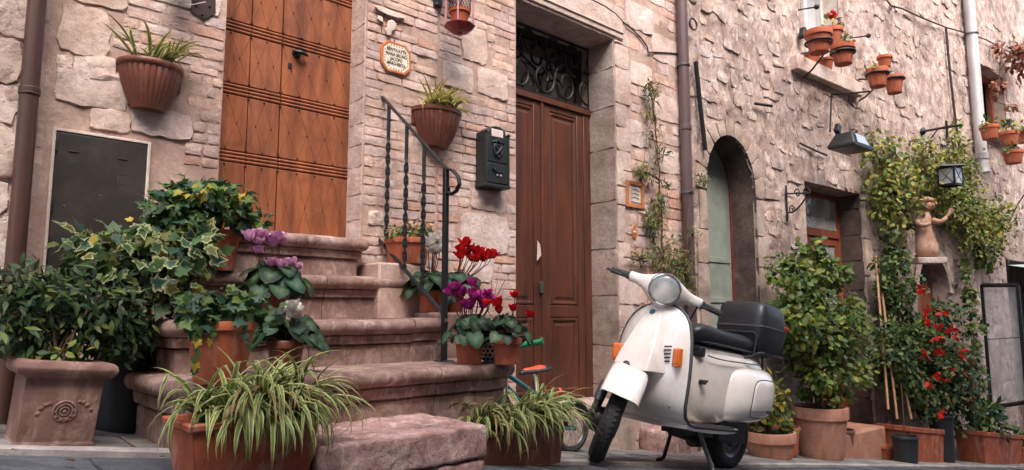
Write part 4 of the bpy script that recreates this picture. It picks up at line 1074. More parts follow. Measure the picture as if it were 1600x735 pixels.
def spider(parent, r, crowns, n, L0, L1, w0, w1, cap=150, azr=(0, 2 * PI), elr=(.5, 1.45), bend=(1.2, 2.6), cg=None):
    out = []
    for i in range(n):
        c = V(r.choice(crowns)) + V((r.uniform(-.015, .015), r.uniform(-.015, .015), 0)); k = r.random()
        out.append(blade(r, c, r.uniform(*azr), r.uniform(L0, L1), r.uniform(w0, w1), r.uniform(*elr), r.uniform(*bend), twist=r.uniform(-.5, .5), cg=cvar(cg, r, .25, .1) if cg else None))
    emit(out, 'leaf', m_leaf, parent, cap, 'inner_leaves', ang=180)
def flower_cyc(r, p_, col, s=.035, lean=None):
    """cyclamen flower: reflexed petals standing up over a nodding centre"""
    b = MB(); ax = (V((0, 0, 1)) + rdir(r) * .3).normalized(); x, y, z = frame_of(ax, V((1, .2, 0)))
    for k in range(5):
        a = 2 * PI * k / 5 + r.uniform(-.2, .2); o = (x * math.cos(a) + z * math.sin(a)); sd = (x * -math.sin(a) + z * math.cos(a)); vs = []; cs = []
        tl = r.uniform(.5, 1.0); L = s * r.uniform(1.2, 1.6)
        for i in range(5):
            t = i / 4; ww = s * .5 * (.45 + 1.1 * math.sin(PI * min(.12 + t * .8, 1)) * .7)
            c = p_ + o * (s * (.12 + .22 * math.sin(t * 2.2) * tl + .75 * t * t * tl)) + ax * (L * t * (1 - .25 * tl * t) - s * .15) 
            for q in (-1, 0, 1): vs.append(c + sd * (q * ww) + o * (.3 * ww * (1 - abs(q)) + r.uniform(-.3, .3) * ww)); cs.append(cvar(col, r, .25, .05) if t > .15 else tuple(q_ * .55 for q_ in col))
        b.add(vs, [(i * 3 + j, i * 3 + j + 1, (i + 1) * 3 + j + 1, (i + 1) * 3 + j) for i in range(4) for j in range(2)], cs)
    return b
def cyclamen(name, label, base, rt, rb, h, potmat, nleaf, ls, spread, flowers, col, group=None, seed=0, stemh=.16, pot=True, leafc=None, cap=60, fs=.035, cat='potted plant', lay=None):
    r = random.Random(seed); t_ = thing(name, label, cat, base, group); base = V(base)
    if pot: pot_parts(t_, base, rt, rb, h, potmat)
    top = base + V((0, 0, h - .02)); out = []; stm = MB(); leafc = leafc or [G_DARK, G_TEAL, sr(60, 84, 60)]
    for i in range(nleaf):
        a = r.uniform(0, 2 * PI); k = math.sqrt(r.uniform(.02, 1)) * spread; p_ = top + V((math.cos(a) * k, math.sin(a) * k, .035 + .055 * (1 - (k / spread) ** 2) + r.uniform(-.015, .03)))
        if k > spread * .75: p_.z -= .03
        ax = (V((math.cos(a), math.sin(a), -.35 - .5 * k / spread)) + rdir(r) * .4).normalized(); nm = (V((math.cos(a) * .5, math.sin(a) * .5 - .25, 1)) + rdir(r) * .35)
        c = cvar(r.choice(leafc), r, .25, .08); out.append(leafpoly(HEART, p_ - ax * ls * .4, ax, nm, r.uniform(ls * .7, ls * 1.15), c, cvar(G_DARK, r, .2, .05), cup=.10, droop=.22, mid=cvar(sr(96, 122, 96), r, .2, .05), inner=.68))
        stm.tube(bez(top, top + V((0, 0, .04)), p_ - V((0, 0, .02)), p_, 4), .0018, 4, col=sr(92, 70, 52))
    fl = []
    for i in range(flowers):
        if lay: p_ = V(lay[i % len(lay)]) + rdir(r) * .014
        else:
            a = r.uniform(0, 2 * PI); k = r.uniform(0, spread * .6); p_ = top + V((math.cos(a) * k, math.sin(a) * k, stemh * r.uniform(.75, 1.15)))
        fl.append(flower_cyc(r, p_, col, fs * r.uniform(.62, .98))); stm.tube(bez(top, top + V((0, 0, .06)), p_ - V((0, 0, .06)), p_, 5), .0022, 4, col=sr(120, 74, 66))
    emit(out, 'leaf', m_leaf, t_, cap, 'inner_leaves', ang=180)
    emit(fl, 'flower', m_petal, t_, 40, 'small_flowers', ang=180)
    stm.build('stems', m_petal, t_, kind='stuff')
    return t_
def on_ground(px, py):
    return PG(px, py)

# --- half-round wall pots with spider plants
def wall_pot(label, px, pytop, pybot, wpx, seed, mat, cg, nL, L):
    r = random.Random(seed); o = .0
    u, zt_ = H1.at(px, pytop, .09); zb_ = H1.at(px, pybot, .06)[1]; rr = (H1.at(px + wpx / 2, pytop, .06)[0] - H1.at(px - wpx / 2, pytop, .06)[0]) / 2; h = zt_ - zb_
    base = H1.p(u, zb_, .012); t_ = thing('wall_planter', label, 'hanging planter', base, 'half-round planters hung on the first wall')
    rip = lambda a, z: .045 * (abs(math.sin(a * 16)) ** .5) if .012 < z < h - .03 else 0
    prof = [(0, 0), (rr * .50, 0), (rr * .54, .012), (rr * .66, h * .25), (rr * .80, h * .5), (rr * .91, h * .78), (rr * .94, h - .028), (rr, h - .024), (rr * 1.01, h - .004), (rr * .97, h), (rr * .91, h - .004), (rr * .9, h - .03)]
    MB().lathe(prof, base, 128, a0=PI, a1=2 * PI, sq=(1, .92), rip=rip).build('pot', mat, t_, ang=60)
    MB().fbox(H1, u - rr * .98, u + rr * .98, zb_ + h * .55, zt_ - .002, .0, .012).build('back_plate', mat, t_)
    MB().lathe([(rr * .92, h - .026), (0, h - .02)], base, 20, a0=PI, a1=2 * PI, sq=(1, .92)).build('soil', m_soil, t_)
    cr = [base + V((x * rr, -rr * .4, h - .02)) for x in (-.4, 0, .4)]
    spider(t_, r, cr, nL, L * .55, L, .011, .019, 60, elr=(.6, 1.5), bend=(.8, 2.2), azr=(PI * .95, 2.05 * PI), cg=cg)
wall_pot('ribbed brown half-pot with sparse spider plant on stone wall above the cabinet', 243, 95, 171, 106, 31, m_plastic_pot, sr(120, 128, 56), 34, .25)
wall_pot('ribbed brown half-pot with bushy spider plant between handrail and mailbox', 692, 170, 230, 70, 32, m_plastic_pot, sr(150, 148, 62), 90, .24)

# --- two big spider plants in troughs at the foot of the steps
r = random.Random(41)
q = PG(312, 733); q = P(265, 732, 1.985); zb = GZ(.8) ; cx0 = P(298, 690, 1.93).x; cx1 = P(500, 690, 1.93).x
t_ = thing('spider_plant', 'large variegated spider plant spilling from a terracotta trough left of the rough block', 'potted plant', ((cx0 + cx1) / 2, 2.03, zb), 'spider plants at the foot of the steps')
ztop_ = P(300, 664, 1.93).z; slope = Matrix.Rotation(-math.atan(.155) * -1, 3, 'Y')
trough(t_, ((cx0 + cx1) / 2, 2.04, zb - .03), cx1 - cx0, .22, ztop_ - zb + .03, m_terra, None, .84)
cr = [((cx0 + (cx1 - cx0) * f), 2.03 + .04 * math.sin(f * 9), ztop_ - .02) for f in (.22, .36, .5, .6, .7, .8, .9, .98)]
spider(t_, r, cr, 140, .20, .34, .011, .018, 190, elr=(.7, 1.5), bend=(1.2, 2.8), azr=(-PI, PI * .7))
spider(t_, r, cr, 150, .20, .34, .011, .019, 190, elr=(.45, 1.2), bend=(2.4, 3.6), azr=(-2.5, -.6))
cx0 = P(752, 690, 2.28).x; cx1 = P(884, 690, 2.28).x
t_ = thing('spider_plant', 'dense variegated spider plant in a low brown trough beside the child bicycle', 'potted plant', ((cx0 + cx1) / 2, 2.36, GZ(2.1)), 'spider plants at the foot of the steps')
ztop_ = P(800, 668, 2.28).z; zb = GZ((cx0 + cx1) / 2)
trough(t_, ((cx0 + cx1) / 2, 2.40, zb - .01), cx1 - cx0, .24, ztop_ - zb, m_plastic_pot, None, .9)
cr = [((cx0 + (cx1 - cx0) * f), 2.36, ztop_ - .02) for f in (.05, .2, .35, .5, .65, .8, .92)]
spider(t_, r, cr, 120, .20, .36, .011, .018, 200, elr=(.6, 1.45), bend=(1.4, 2.9), azr=(-PI * 1.1, PI * .45))
spider(t_, r, cr, 130, .22, .38, .011, .019, 200, elr=(.45, 1.2), bend=(2.2, 3.3), azr=(-2.7, -.3))

# --- square terracotta planter with the dark shrub, far left
r = random.Random(43)
pc = V(((P(19, 695, 2.5).x + P(144, 695, 2.5).x) / 2, 0, 0)); hw_b = (P(144, 695, 2.5).x - P(19, 695, 2.5).x) / 2; hw_t = (P(166, 590, 2.47).x - P(40, 590, 2.47).x) / 2
pc.y = 2.5 + hw_b; pc.z = GZ(pc.x); hP = P(100, 566, 2.44).z - pc.z
t_ = thing('square_planter', 'weathered square terracotta planter with rosette and dark shrub at far left', 'planter', pc)
Rs = Matrix.Rotation(math.atan(.10), 3, 'Y')
b = MB(); rings = []
for (hw, z) in ((hw_b, 0), (hw_b + .004, .004), (hw_b + .004, .022), (hw_b - .001, .026), (hw_b + (hw_t - hw_b) * .92, hP - .052), (hw_t + .004, hP - .050), (hw_t + .017, hP - .046), (hw_t + .026, hP - .036), (hw_t + .030, hP - .024), (hw_t + .026, hP - .011), (hw_t + .016, hP - .002), (hw_t + .004, hP), (hw_t - .022, hP - .004), (hw_t - .03, hP - .03)):
    rings.append([pc + Rs @ V((sx * hw, sy * hw, z)) for sx, sy in ((-1, -1), (1, -1), (1, 1), (-1, 1))])
b.loft(rings, True, True); b.build('pot', m_terra_old, t_, bevel=.006)
b = MB(); rc = pc + Rs @ V((.01, -(hw_b + hw_t) / 2 - .001, hP * .44)); an = V((0, -1, -.12))
for k in range(3): b.lathe([(.030 - k * .009 + .004, 0), (.030 - k * .009 + .002, .004), (.030 - k * .009 - .001, .004), (.030 - k * .009 - .003, 0)], rc, 20, an)
for k in range(10):
    a = 2 * PI * k / 10; b.ball(rc + V((math.cos(a) * .024, .0, math.sin(a) * .026)), (.007, .003, .007), 6, 4)
b.ball(rc, (.008, .004, .008), 8, 5)
for s_ in (-1, 1):
    for k in range(4): b.ball(rc + V((s_ * (.04 + k * .010), .0005, .026 - k * k * .003)), (.008, .003, .006), 6, 4)
b.build('rosette', m_terra_old, t_)
MB().box(pc + V((0, 0, hP - .02)), (hw_t * 1.7, hw_t * 1.7, .004)).build('soil', m_soil, t_)
sc_ = P(95, 470, 2.72); sb = [(P(60, 478, 2.70), (.16, .15, .12)), (P(160, 470, 2.72), (.13, .14, .12)), (P(20, 500, 2.66), (.10, .13, .10)), (P(120, 520, 2.72), (.14, .12, .10)), (P(195, 520, 2.75), (.10, .12, .09)), (P(235, 490, 2.75), (.10, .10, .09)), (P(250, 455, 2.78), (.09, .1, .07)), (P(30, 450, 2.72), (.10, .1, .06))]
lv, cps = clump(r, sb, 2900, LANCE, .03, .052, [sr(40, 64, 36), sr(30, 50, 30), sr(54, 80, 42), sr(92, 106, 50), sr(64, 84, 44)], nclump=14, cl=.6, droop=.25, wid=1.25)
emit(lv, 'leaf', m_leaf, t_, 60, 'foliage', ang=180); twigs(cps, pc + V((0, 0, hP - .03)), r, 14, .004, t_)
lv, cps = clump(r, [(P(100, 553, 2.56), (.10, .05, .022)), (P(70, 556, 2.56), (.06, .05, .02))], 70, OVAL, .022, .036, [G_MID, G_LIGHT, sr(120, 130, 50)], nclump=6, cl=.9)
emit(lv, 'weed_leaf', m_leaf, t_, 60, 'weeds', ang=180)

# --- variegated ivy and green ivy on the left of the steps
r = random.Random(44)
base = V((.80, 2.98, .185 - .2)); base = V((.70, 2.90, GZ(.7)))
t_ = thing('variegated_ivy', 'cream-edged variegated ivy mound in front of the meter cabinet', 'ivy', base, 'ivy plants left of the steps')
pot_parts(t_, base + V((0, .06, 0)), .11, .09, .38, m_black_pot)  # pot coloured black to paint in the deep shadow beside the planter
lv, cps = clump(r, [(P(190, 400, 2.80), (.15, .13, .09)), (P(265, 405, 2.78), (.13, .12, .10)), (P(125, 392, 2.82), (.07, .1, .05)), (P(235, 455, 2.70), (.12, .10, .08)), (P(300, 390, 2.85), (.08, .1, .08))], 800, IVY, .036, .070, [G_TEAL, G_MID, sr(74, 100, 62), G_OLIVE], rim=sr(182, 184, 136), rimp=.5, nclump=16, cl=.75, shell=.75)
y_, _ = clump(r, [(P(190, 390, 2.78), (.20, .12, .08)), (P(270, 430, 2.74), (.16, .12, .10))], 90, IVY, .022, .042, [G_YEL, G_OLIVE, G_LIGHT], nclump=16, cl=.9)
emit(lv + y_, 'leaf', m_leaf, t_, 200, 'foliage', ang=180); twigs(cps, base + V((0, 0, .36)), r, 14, .003, t_)
base = V((P(340, 372, 2.98).x, 2.98, .185)); base.z = .185
t_ = thing('green_ivy', 'bushy green ivy in a clay pot on the top step, spilling before the orange door', 'ivy', base, 'ivy plants left of the steps')
pot_parts(t_, base, .095, .07, .17, m_terra)
lv, cps = clump(r, [(P(310, 305, 2.92), (.15, .12, .06)), (P(275, 330, 2.90), (.12, .11, .06)), (P(360, 325, 2.90), (.10, .10, .06)), (P(395, 345, 2.90), (.05, .07, .05)), (P(300, 355, 2.84), (.12, .08, .05))], 900, IVY, .028, .052, [G_MID, G_TEAL, sr(82, 110, 64), G_LIGHT, G_DARK], nclump=18, cl=.75, shell=.7)
y_, _ = clump(r, [(P(330, 310, 2.86), (.2, .12, .07))], 60, IVY, .02, .04, [G_YEL, G_LIGHT], nclump=12)
emit(lv + y_, 'leaf', m_leaf, t_, 150, 'foliage', ang=180); twigs(cps, base + V((0, 0, .15)), r, 14, .003, t_)
# trailing plant in the clay pot on the lowest rounded step
zs = -.212; b0 = P(342, 598, 2.40); t0 = zs / b0.z; base = b0 * t0; k = base.y
t_ = thing('trailing_plant', 'ribbed terracotta pot of trailing green ivy on the rounded end of the low step', 'potted plant', base)
rt = (P(398, 505, k).x - P(284, 505, k).x) / 2 * .93; hp = P(342, 502, k).z - zs
pot_parts(t_, base, rt, rt * .70, hp, m_terra, rim=.03, rip=lambda a, z: .012 * (abs(math.sin(a * 14)) ** .5) if .03 < z < hp - .035 else 0, n=84)
lv, cps = clump(r, [(base + V((0, 0, hp + .035)), (rt * 1.25, rt * 1.2, .05)), (base + V((-.10, -.05, hp + .02)), (.08, .08, .045)), (base + V((.10, -.05, hp + .03)), (.08, .07, .05))], 520, IVY, .022, .044, [G_MID, G_TEAL, G_LIGHT, G_DARK, sr(96, 120, 66)], nclump=16, cl=.7)
for k2, (px, n_) in enumerate(((307, 8), (330, 3), (385, 4))):
    for i in range(n_):
        p_ = P(px + r.uniform(-4, 4), 512 + i * 9, k - rt - .01); lv.append(leafpoly(IVY, p_, V((r.uniform(-.5, .5), -.3, -1)), V((r.uniform(-.4, .4), -1, .3)), r.uniform(.02, .034), cvar(r.choice([G_MID, G_TEAL, G_YEL]), r)))
emit(lv, 'leaf', m_leaf, t_, 110, 'foliage', ang=180); twigs(cps, base + V((0, 0, hp - .03)), r, 10, .002, t_)

# --- cyclamens
PINK, MAG, RED, WHITE = sr(224, 164, 204), sr(190, 54, 146), sr(206, 26, 30), sr(238, 232, 226)
def onstep(px, py, z):
    d = ray(px, py); return d * (z / d.z)
p_ = V((P(425, 478, 2.78).x, 2.78, -.018)); 
cyclamen('cyclamen', 'lilac-pink cyclamen on the left side of the steps', p_, .075, .055, .13, m_plastic_pot, 46, .085, .15, 12, PINK, 'cyclamens on the steps', 51, lay=[P(x, y, 2.72) for x, y in ((388, 372), (398, 384), (408, 368), (414, 378), (422, 382), (432, 378), (436, 384), (402, 390), (430, 416), (436, 420), (458, 412), (462, 416))], fs=.040)
p_ = V((P(450, 560, 2.42).x, 2.44, -.212))
cyclamen('cyclamen', 'white cyclamen with few flowers behind the large spider plant', p_, .07, .05, .12, m_plastic_pot, 44, .075, .14, 4, WHITE, 'cyclamens on the steps', 52, lay=[P(x, y, 2.34) for x, y in ((453, 484), (456, 490), (459, 497), (466, 494))], fs=.046)
d = P(733, 569, 2.42); p_ = d * (-.212 / d.z); Yk = p_.y
cyclamen('cyclamen', 'magenta cyclamen in a clay pot next to the newel post', p_, .066, .052, .115, m_terra, 40, .068, .125, 22, MAG, 'cyclamens on the steps', 53, lay=[P(706 + 62 * (i * .618 % 1), 448 + 30 * (i * .414 % 1) + (abs(737 - 706 - 62 * (i * .618 % 1)) * .12), Yk - .03) for i in range(22)], fs=.034)
d = P(792, 569, 2.42); p_ = d * (-.212 / d.z); Yk = p_.y
cyclamen('cyclamen', 'sparse red cyclamen in a clay pot at the right end of the step', p_, .066, .052, .115, m_terra, 44, .06, .115, 6, RED, 'cyclamens on the steps', 54, lay=[P(x, y, Yk - .04) for x, y in ((805, 468), (801, 480), (778, 482), (832, 497), (762, 474), (776, 488))], fs=.034)
p_ = V((P(702, 488, 2.88).x, 2.86, -.018)); p_.x = 2.03; p_.z = -.212 + .10
cyclamen('cyclamen', 'white flowered cyclamen behind the handrail newel', V((2.055, 2.86, P(702, 488, 2.86).z)), .062, .05, .11, m_terra, 40, .082, .14, 7, WHITE, 'cyclamens on the steps', 55, lay=[P(x, y, 2.80) for x, y in ((676, 376), (683, 380), (688, 386), (680, 390), (676, 398), (684, 396), (672, 384))], fs=.046)
cyclamen('cyclamen', 'large scarlet cyclamen against the brick wall', V((2.28, 2.96, P(745, 490, 2.96).z)), .065, .05, .12, m_terra, 46, .082, .17, 14, RED, 'cyclamens on the steps', 56, lay=[P(x, y, 2.90) for x, y in ((718, 394), (724, 388), (730, 396), (738, 392), (744, 398), (752, 396), (760, 402), (766, 404), (736, 404), (748, 406), (722, 404), (756, 408), (730, 386), (742, 410))], fs=.044)
# supports for the two pots beside the stair
b = MB(); b.fbox(H1, 2.0, 2.42, -.80, P(702, 488, 2.86).z - .002, .06, .42); tag(b.build('side_plinth', m_step, bevel=.012), 'low stone plinth beside the steps carrying two cyclamen pots', 'plinth')
# bushy plant in a bowl behind the balusters
base = V((P(636, 414, 3.03).x, 3.03, P(636, 414, 3.03).z)); rt = (P(668, 378, 3.03).x - P(606, 378, 3.03).x) / 2; hp = P(636, 374, 3.03).z - base.z
t_ = thing('bowl_plant', 'terracotta bowl of small yellow-green foliage behind the twisted balusters', 'potted plant', base)
pot_parts(t_, base, rt, rt * .78, hp, m_terra)
r = random.Random(61)
lv, cps = clump(r, [(base + V((0, -.03, hp + .03)), (rt * 1.3, .1, .05)), (base + V((.06, -.03, hp + .02)), (.09, .08, .04))], 420, OVAL, .018, .034, [G_LIGHT, sr(140, 140, 60), G_OLIVE, G_MID, sr(150, 110, 60)], nclump=16, cl=.7)
emit(lv, 'leaf', m_leaf, t_, 60, 'foliage', ang=180)
MB().fbox(H1, 1.80, 2.05, -.3, base.z - .002, .0, .21).build('stair_cheek', m_mortar, stairs, bevel=.01)
# small patterned ceramic cachepot between the two clay pots
d = P(765, 566, 2.5); base = d * (-.212 / d.z)
t_ = thing('patterned_jar', 'small dark blue and white patterned jar between two clay pots', 'jar', base)
MB().lathe([(0, 0), (.026, 0), (.036, .03), (.036, .07), (.028, .09), (.024, .088), (.02, .05), (0, .05)], base, 20).build('jar', m_ceramic, t_)
b = MB()
for k in range(10):
    for j in range(4): b.ball(base + V((math.cos(k * .628 + j * .3) * .0335, math.sin(k * .628 + j * .3) * .0335, .016 + j * .018)), .0075, 6, 4)
b.build('painted_spots', m_ink, t_, kind='stuff')
# dry twigs by the brick wall
b = MB(); r = random.Random(63)
for k in range(7):
    a = P(770, 480, 2.9); c = P(775 + r.uniform(-10, 45), 430 + r.uniform(-5, 30), 2.9 + r.uniform(-.05, .05)); b.tube(bez(a, a.lerp(c, .3) + V((0, 0, .04)), a.lerp(c, .7) + rdir(r) * .03, c, 6), [.0022, .002, .002, .0018, .0016, .0014, .001], 4)
tag(b.build('dry_twigs', m_bark), 'thin dry twigs rising behind the red cyclamen', 'twigs')
m_alu_b = M('polished_reflector', (.8, .8, .8), (.7, .7, .7), 10, .3, 0, metal=.9)
# ------------------------------------------------------------------ scooter (local: x forward from rear axle, y to its left, z up)
RC = V((3.97, 2.36, GZ(3.97) + .004)); FC = V((2.79, 2.36, GZ(2.79) + .010))
fx = (FC - RC).normalized(); ly = V((0, 0, 1)).cross(fx).normalized(); uz = fx.cross(ly)
ln = rad(2.5); ly2 = ly * math.cos(ln) - uz * math.sin(ln); uz2 = uz * math.cos(ln) + ly * math.sin(ln)
MS = Matrix((( fx.x, ly2.x, uz2.x, RC.x), (fx.y, ly2.y, uz2.y, RC.y), (fx.z, ly2.z, uz2.z, RC.z), (0, 0, 0, 1)))
STEER = rad(40); RAKE = rad(25); STOP = V((.845, 0, .92)); DX = V((-.07, 0, 0)); FAX = 1.155; SAX = V((-math.sin(RAKE), 0, math.cos(RAKE)))
MST = MS @ Matrix.Translation(STOP) @ Matrix.Rotation(STEER, 4, SAX) @ Matrix.Translation(-STOP)
sct = thing('scooter', 'cream white vintage scooter with black seat and top case parked by the wall', 'scooter', RC)
def sb(b, name, mat, parent=None, st=False, **kw): return b.xf(MST if st else MS).build(name, mat, parent or sct, **kw)
R_T = .205
def wheel(ax, st, name):
    a = V((ax, 0, R_T)); Y = V((0, 1, 0)); W = .042
    prof = [(.128, -.036), (.135, -.042), (.16, -.046), (.182, -.042), (.197, -.028), (.203, -.012), (.2045, 0), (.203, .012), (.197, .028), (.182, .042), (.16, .046), (.135, .042), (.128, .036)]
    b = MB().lathe(prof, a, 48, Y); w_ = sb(b, name, m_rubber, None, st)
    b = MB()
    for k in range(44):
        an = 2 * PI * k / 44
        for s_ in (-1, 1):
            c = a + V((math.cos(an), 0, math.sin(an))) * .2025 + Y * (s_ * .017); R = Matrix.Rotation(-an, 3, 'Y') @ Matrix.Rotation(s_ * .5, 3, 'X')
            b.box(c, (.006, .020, .014), R)
    sb(b, 'tread', m_rubber, w_, st)
    b = MB().lathe([(.129, -.036), (.12, -.03), (.11, -.018), (.06, -.022), (.05, -.05), (0, -.05)], a, 28, Y); b.lathe([(.129, .036), (.12, .03), (.11, .018), (.07, .026), (.055, .05), (.02, .052), (0, .052)], a, 28, Y)
    for k in range(5):
        an = 2 * PI * k / 5; b.ball(a + V((math.cos(an) * .082, .026, math.sin(an) * .082)), .009, 6, 4)
    sb(b, 'rim', m_alu, w_, st); return w_
wheel(0, False, 'rear_wheel'); wheel(FAX, True, 'front_wheel')
# leg shield: rows from the top edge down into the floor
rows = [(.900, .020, .895, .022), (.893, .075, .893, .040), (.872, .135, .893, .055), (.835, .180, .898, .066), (.78, .215, .905, .075), (.70, .238, .915, .082), (.60, .250, .925, .088), (.50, .252, .928, .088), (.42, .248, .920, .080), (.35, .240, .895, .066), (.295, .230, .855, .045), (.262, .222, .79, .022), (.250, .218, .70, .004)]
def shield_pt(i, s, off=0):
    z, w_, xe, bul = rows[i]; y = w_ * s; xe -= .055 * min(1, max(0, (z - .25) / .2)); return V((xe + bul * (1 - abs(s) ** 2.4) + off, y, z))
ns = 21; b = MB()
fr_ = [[shield_pt(i, -1 + 2 * k / (ns - 1)) for k in range(ns)] for i in range(len(rows))]; bk_ = [[q - V((.012, 0, 0)) if i < 10 else q - V((.004, 0, .010)) for q in row] for i, row in enumerate(fr_)]
b.loft(fr_, False, False); b.loft([r_[::-1] for r_ in bk_], False, False)
sb(b, 'leg_shield', m_white, sub=1, ang=180)
edge = [fr_[i][-1] for i in range(len(rows) - 1, -1, -1)] + [fr_[0][k] for k in range(ns - 2, 0, -4)] + [fr_[i][0] for i in range(len(rows))]
b = MB(); b.tube([q - V((.006, 0, 0)) for q in edge], .010, 8); sb(b, 'shield_trim', m_greyrub, ang=180)
# horn cover: wedge growing forward towards the mudguard
b = MB(); rg = []
for (z, xf_, wf, wb, xb) in ((.888, .925, .046, .056, .885), (.84, .960, .060, .074, .90), (.78, .994, .076, .094, .915), (.70, 1.034, .094, .118, .93), (.62, 1.074, .110, .138, .94), (.545, 1.108, .120, .150, .945), (.505, 1.112, .120, .152, .945)):
    xb -= .055; xf_ -= .055; rg.append([V((xb, -wb, z)), V((xf_ - .018, -wf - .006, z)), V((xf_, -wf + .008, z)), V((xf_ + .006, 0, z)), V((xf_, wf - .008, z)), V((xf_ - .018, wf + .006, z)), V((xb, wb, z))])
b.loft(rg[::-1], True, True); sb(b, 'horn_cover', m_white, bevel=.006, ang=30, seg=3)
bd = MB().lathe([(0, .008), (.015, .007), (.019, 0)], V((.910, .0, .842)), 6, V((1, 0, .4))); sb(bd, 'badge', m_teal)
for k in range(5):
    z = .655 - k * .020; b = MB(); i_ = 6; xs_ = .87 + .088 * (1 - (.125 / .25) ** 2.4) + .001
    b.box((xs_ - .004, .148 - k * .001, z), (.006, .044, .008), Matrix.Rotation(.16, 3, 'Z') @ Matrix.Rotation(.1, 3, 'X')); sb(b, 'horn_slot', m_blackpl, bevel=.002)
for s_ in (-1, 1):
    R = Matrix.Rotation(-s_ * .42, 3, 'Z'); c = V((.928, s_ * .200, .600))
    b = MB(); b.box(c - R @ V((.006, 0, 0)), (.03, .062, .100), R); fr2 = sb(b, 'indicator', m_amber, bevel=.008, seg=3)
    b = MB(); b.box(c + R @ V((.010, 0, 0)), (.006, .042, .072), R); sb(b, 'lens', m_amber, fr2, bevel=.004)
# front mudguard (turns with the wheel)
axl = V((FAX, 0, R_T)); b = MB(); rg = []
for k in range(15):
    ph = rad(40 + 108 * k / 14); e_ = V((math.cos(ph), 0, math.sin(ph))); row = []
    rr = R_T + .062 + .058 * math.sin(ph) ** 3; drop = .125 - .05 * max(0, (3 - k) / 3)
    for j in range(13):
        s = -1 + j / 6; a = abs(s); row.append(axl + e_ * (rr - drop * max(0, (a - .55) / .45) ** 1.5) + V((0, .104 * math.copysign(min(1, a * 1.45) ** .9, s), 0)))
    rg.append(row)
b.loft([[q for q in row] for row in rg], False, False); b.loft([[axl + (q - axl) * .985 for q in row][::-1] for row in rg], False, False)
sb(b, 'front_mudguard', m_white, None, True, sub=1, ang=180)
b = MB(); b.tube([STOP - SAX * .44 + V((0, -.03, 0)), axl + V((.0, -.090, .19)), axl + V((-.04, -.095, .05))], [.026, .024, .022], 10); sb(b, 'fork', m_blackpl, None, True)
b = MB(); b.tube([axl + V((.045, -.096, .20)), axl + V((.06, -.098, .10))], .027, 12); b.tube([axl + V((.06, -.098, .10)), axl + V((.06, -.098, .03))], .018, 10); sb(b, 'shock_absorber', m_alu, None, True)
b = MB().lathe([(0, -.115), (.04, -.11), (.066, -.09), (.07, -.05), (.07, -.036)], axl, 20, V((0, 1, 0))); b.tube([axl + V((-.06, -.095, .05)), axl + V((.03, -.105, -.01))], .026, 8); sb(b, 'brake_drum', m_blackpl, None, True)
b = MB(); b.box(axl + V((-.06, 0, .20)), (.16, .13, .10)); sb(b, 'mudguard_lining', m_blackpl, None, True, bevel=.02)
# handlebar casing with headlamp
b = MB(); rg = []; n = 18
for i in range(25):
    y = -.225 + .45 * i / 24; a = abs(y)
    t_ = max(0, 1 - a / .165); sm = t_ * t_ * (3 - 2 * t_)
    rz = .030 + .066 * sm + .010 * (1 - a / .225); rx = .028 + .058 * sm + .008 * (1 - a / .225)
    cxh = .838 + .040 * sm - .035 * (a / .225) ** 1.5; czh = .992 - .018 * sm - .006 * (a / .225)
    rg.append([V((cxh + rx * math.copysign(abs(math.cos(q)) ** .85, math.cos(q)), y, czh + rz * math.copysign(abs(math.sin(q)) ** .85, math.sin(q)))) for q in [2 * PI * k / n for k in range(n)]])
b.loft(rg[::-1], True, True); b.tube([V((.84, 0, .95)), V((.862, 0, .885))], [.058, .046], 16); sb(b, 'handlebar_casing', m_white, None, True, sub=1, ang=180)
hc = V((.958, 0, .982)); hd = V((1, 0, -.22)).normalized()
hl_ = MB().lathe([(.074, -.06), (.088, -.025), (.092, .004), (.089, .013), (.082, .015), (.078, .008)], hc, 32, hd); hlo = sb(hl_, 'headlight', m_chrome, None, True)
sb(MB().lathe([(.079, .008), (.070, .019), (.052, .027), (.028, .031), (0, .032)], hc, 32, hd), 'lens', m_glass, hlo, True)
sb(MB().lathe([(.077, .006), (.066, -.012), (.045, -.030), (.02, -.040), (0, -.042)], hc, 32, hd), 'reflector_bowl', m_alu_b, hlo, True)
sb(MB().ball(hc + hd * -.012, .016, 10, 8), 'bulb', m_ceramic, hlo, True)
for s_ in (-1, 1):
    b = MB(); g0 = V((.805, s_ * .218, .986)); g1 = V((.788, s_ * .328, .980)); b.tube([g0, g0.lerp(g1, .1), g0.lerp(g1, .12), g0.lerp(g1, .94), g1], [.024, .024, .019, .018, .021], 14); sb(b, 'grip', m_rubber, None, True)
    b = MB(); b.tube([g0 + V((.03, 0, -.012)), g0 + V((.062, s_ * .04, -.014)), g1 + V((.062, -s_ * .01, -.008)), g1 + V((.045, s_ * .022, -.006))], [.007, .0065, .006, .008], 8, flat=1.0); sb(b, 'lever', m_blackpl, None, True)
b = MB(); b.tube(bez(V((.83, .20, .965)), V((.80, .20, .87)), V((.77, .17, .82)), V((.76, .12, .62)), 10), .006, 6); sb(b, 'control_cable', m_blackpl, None, True)
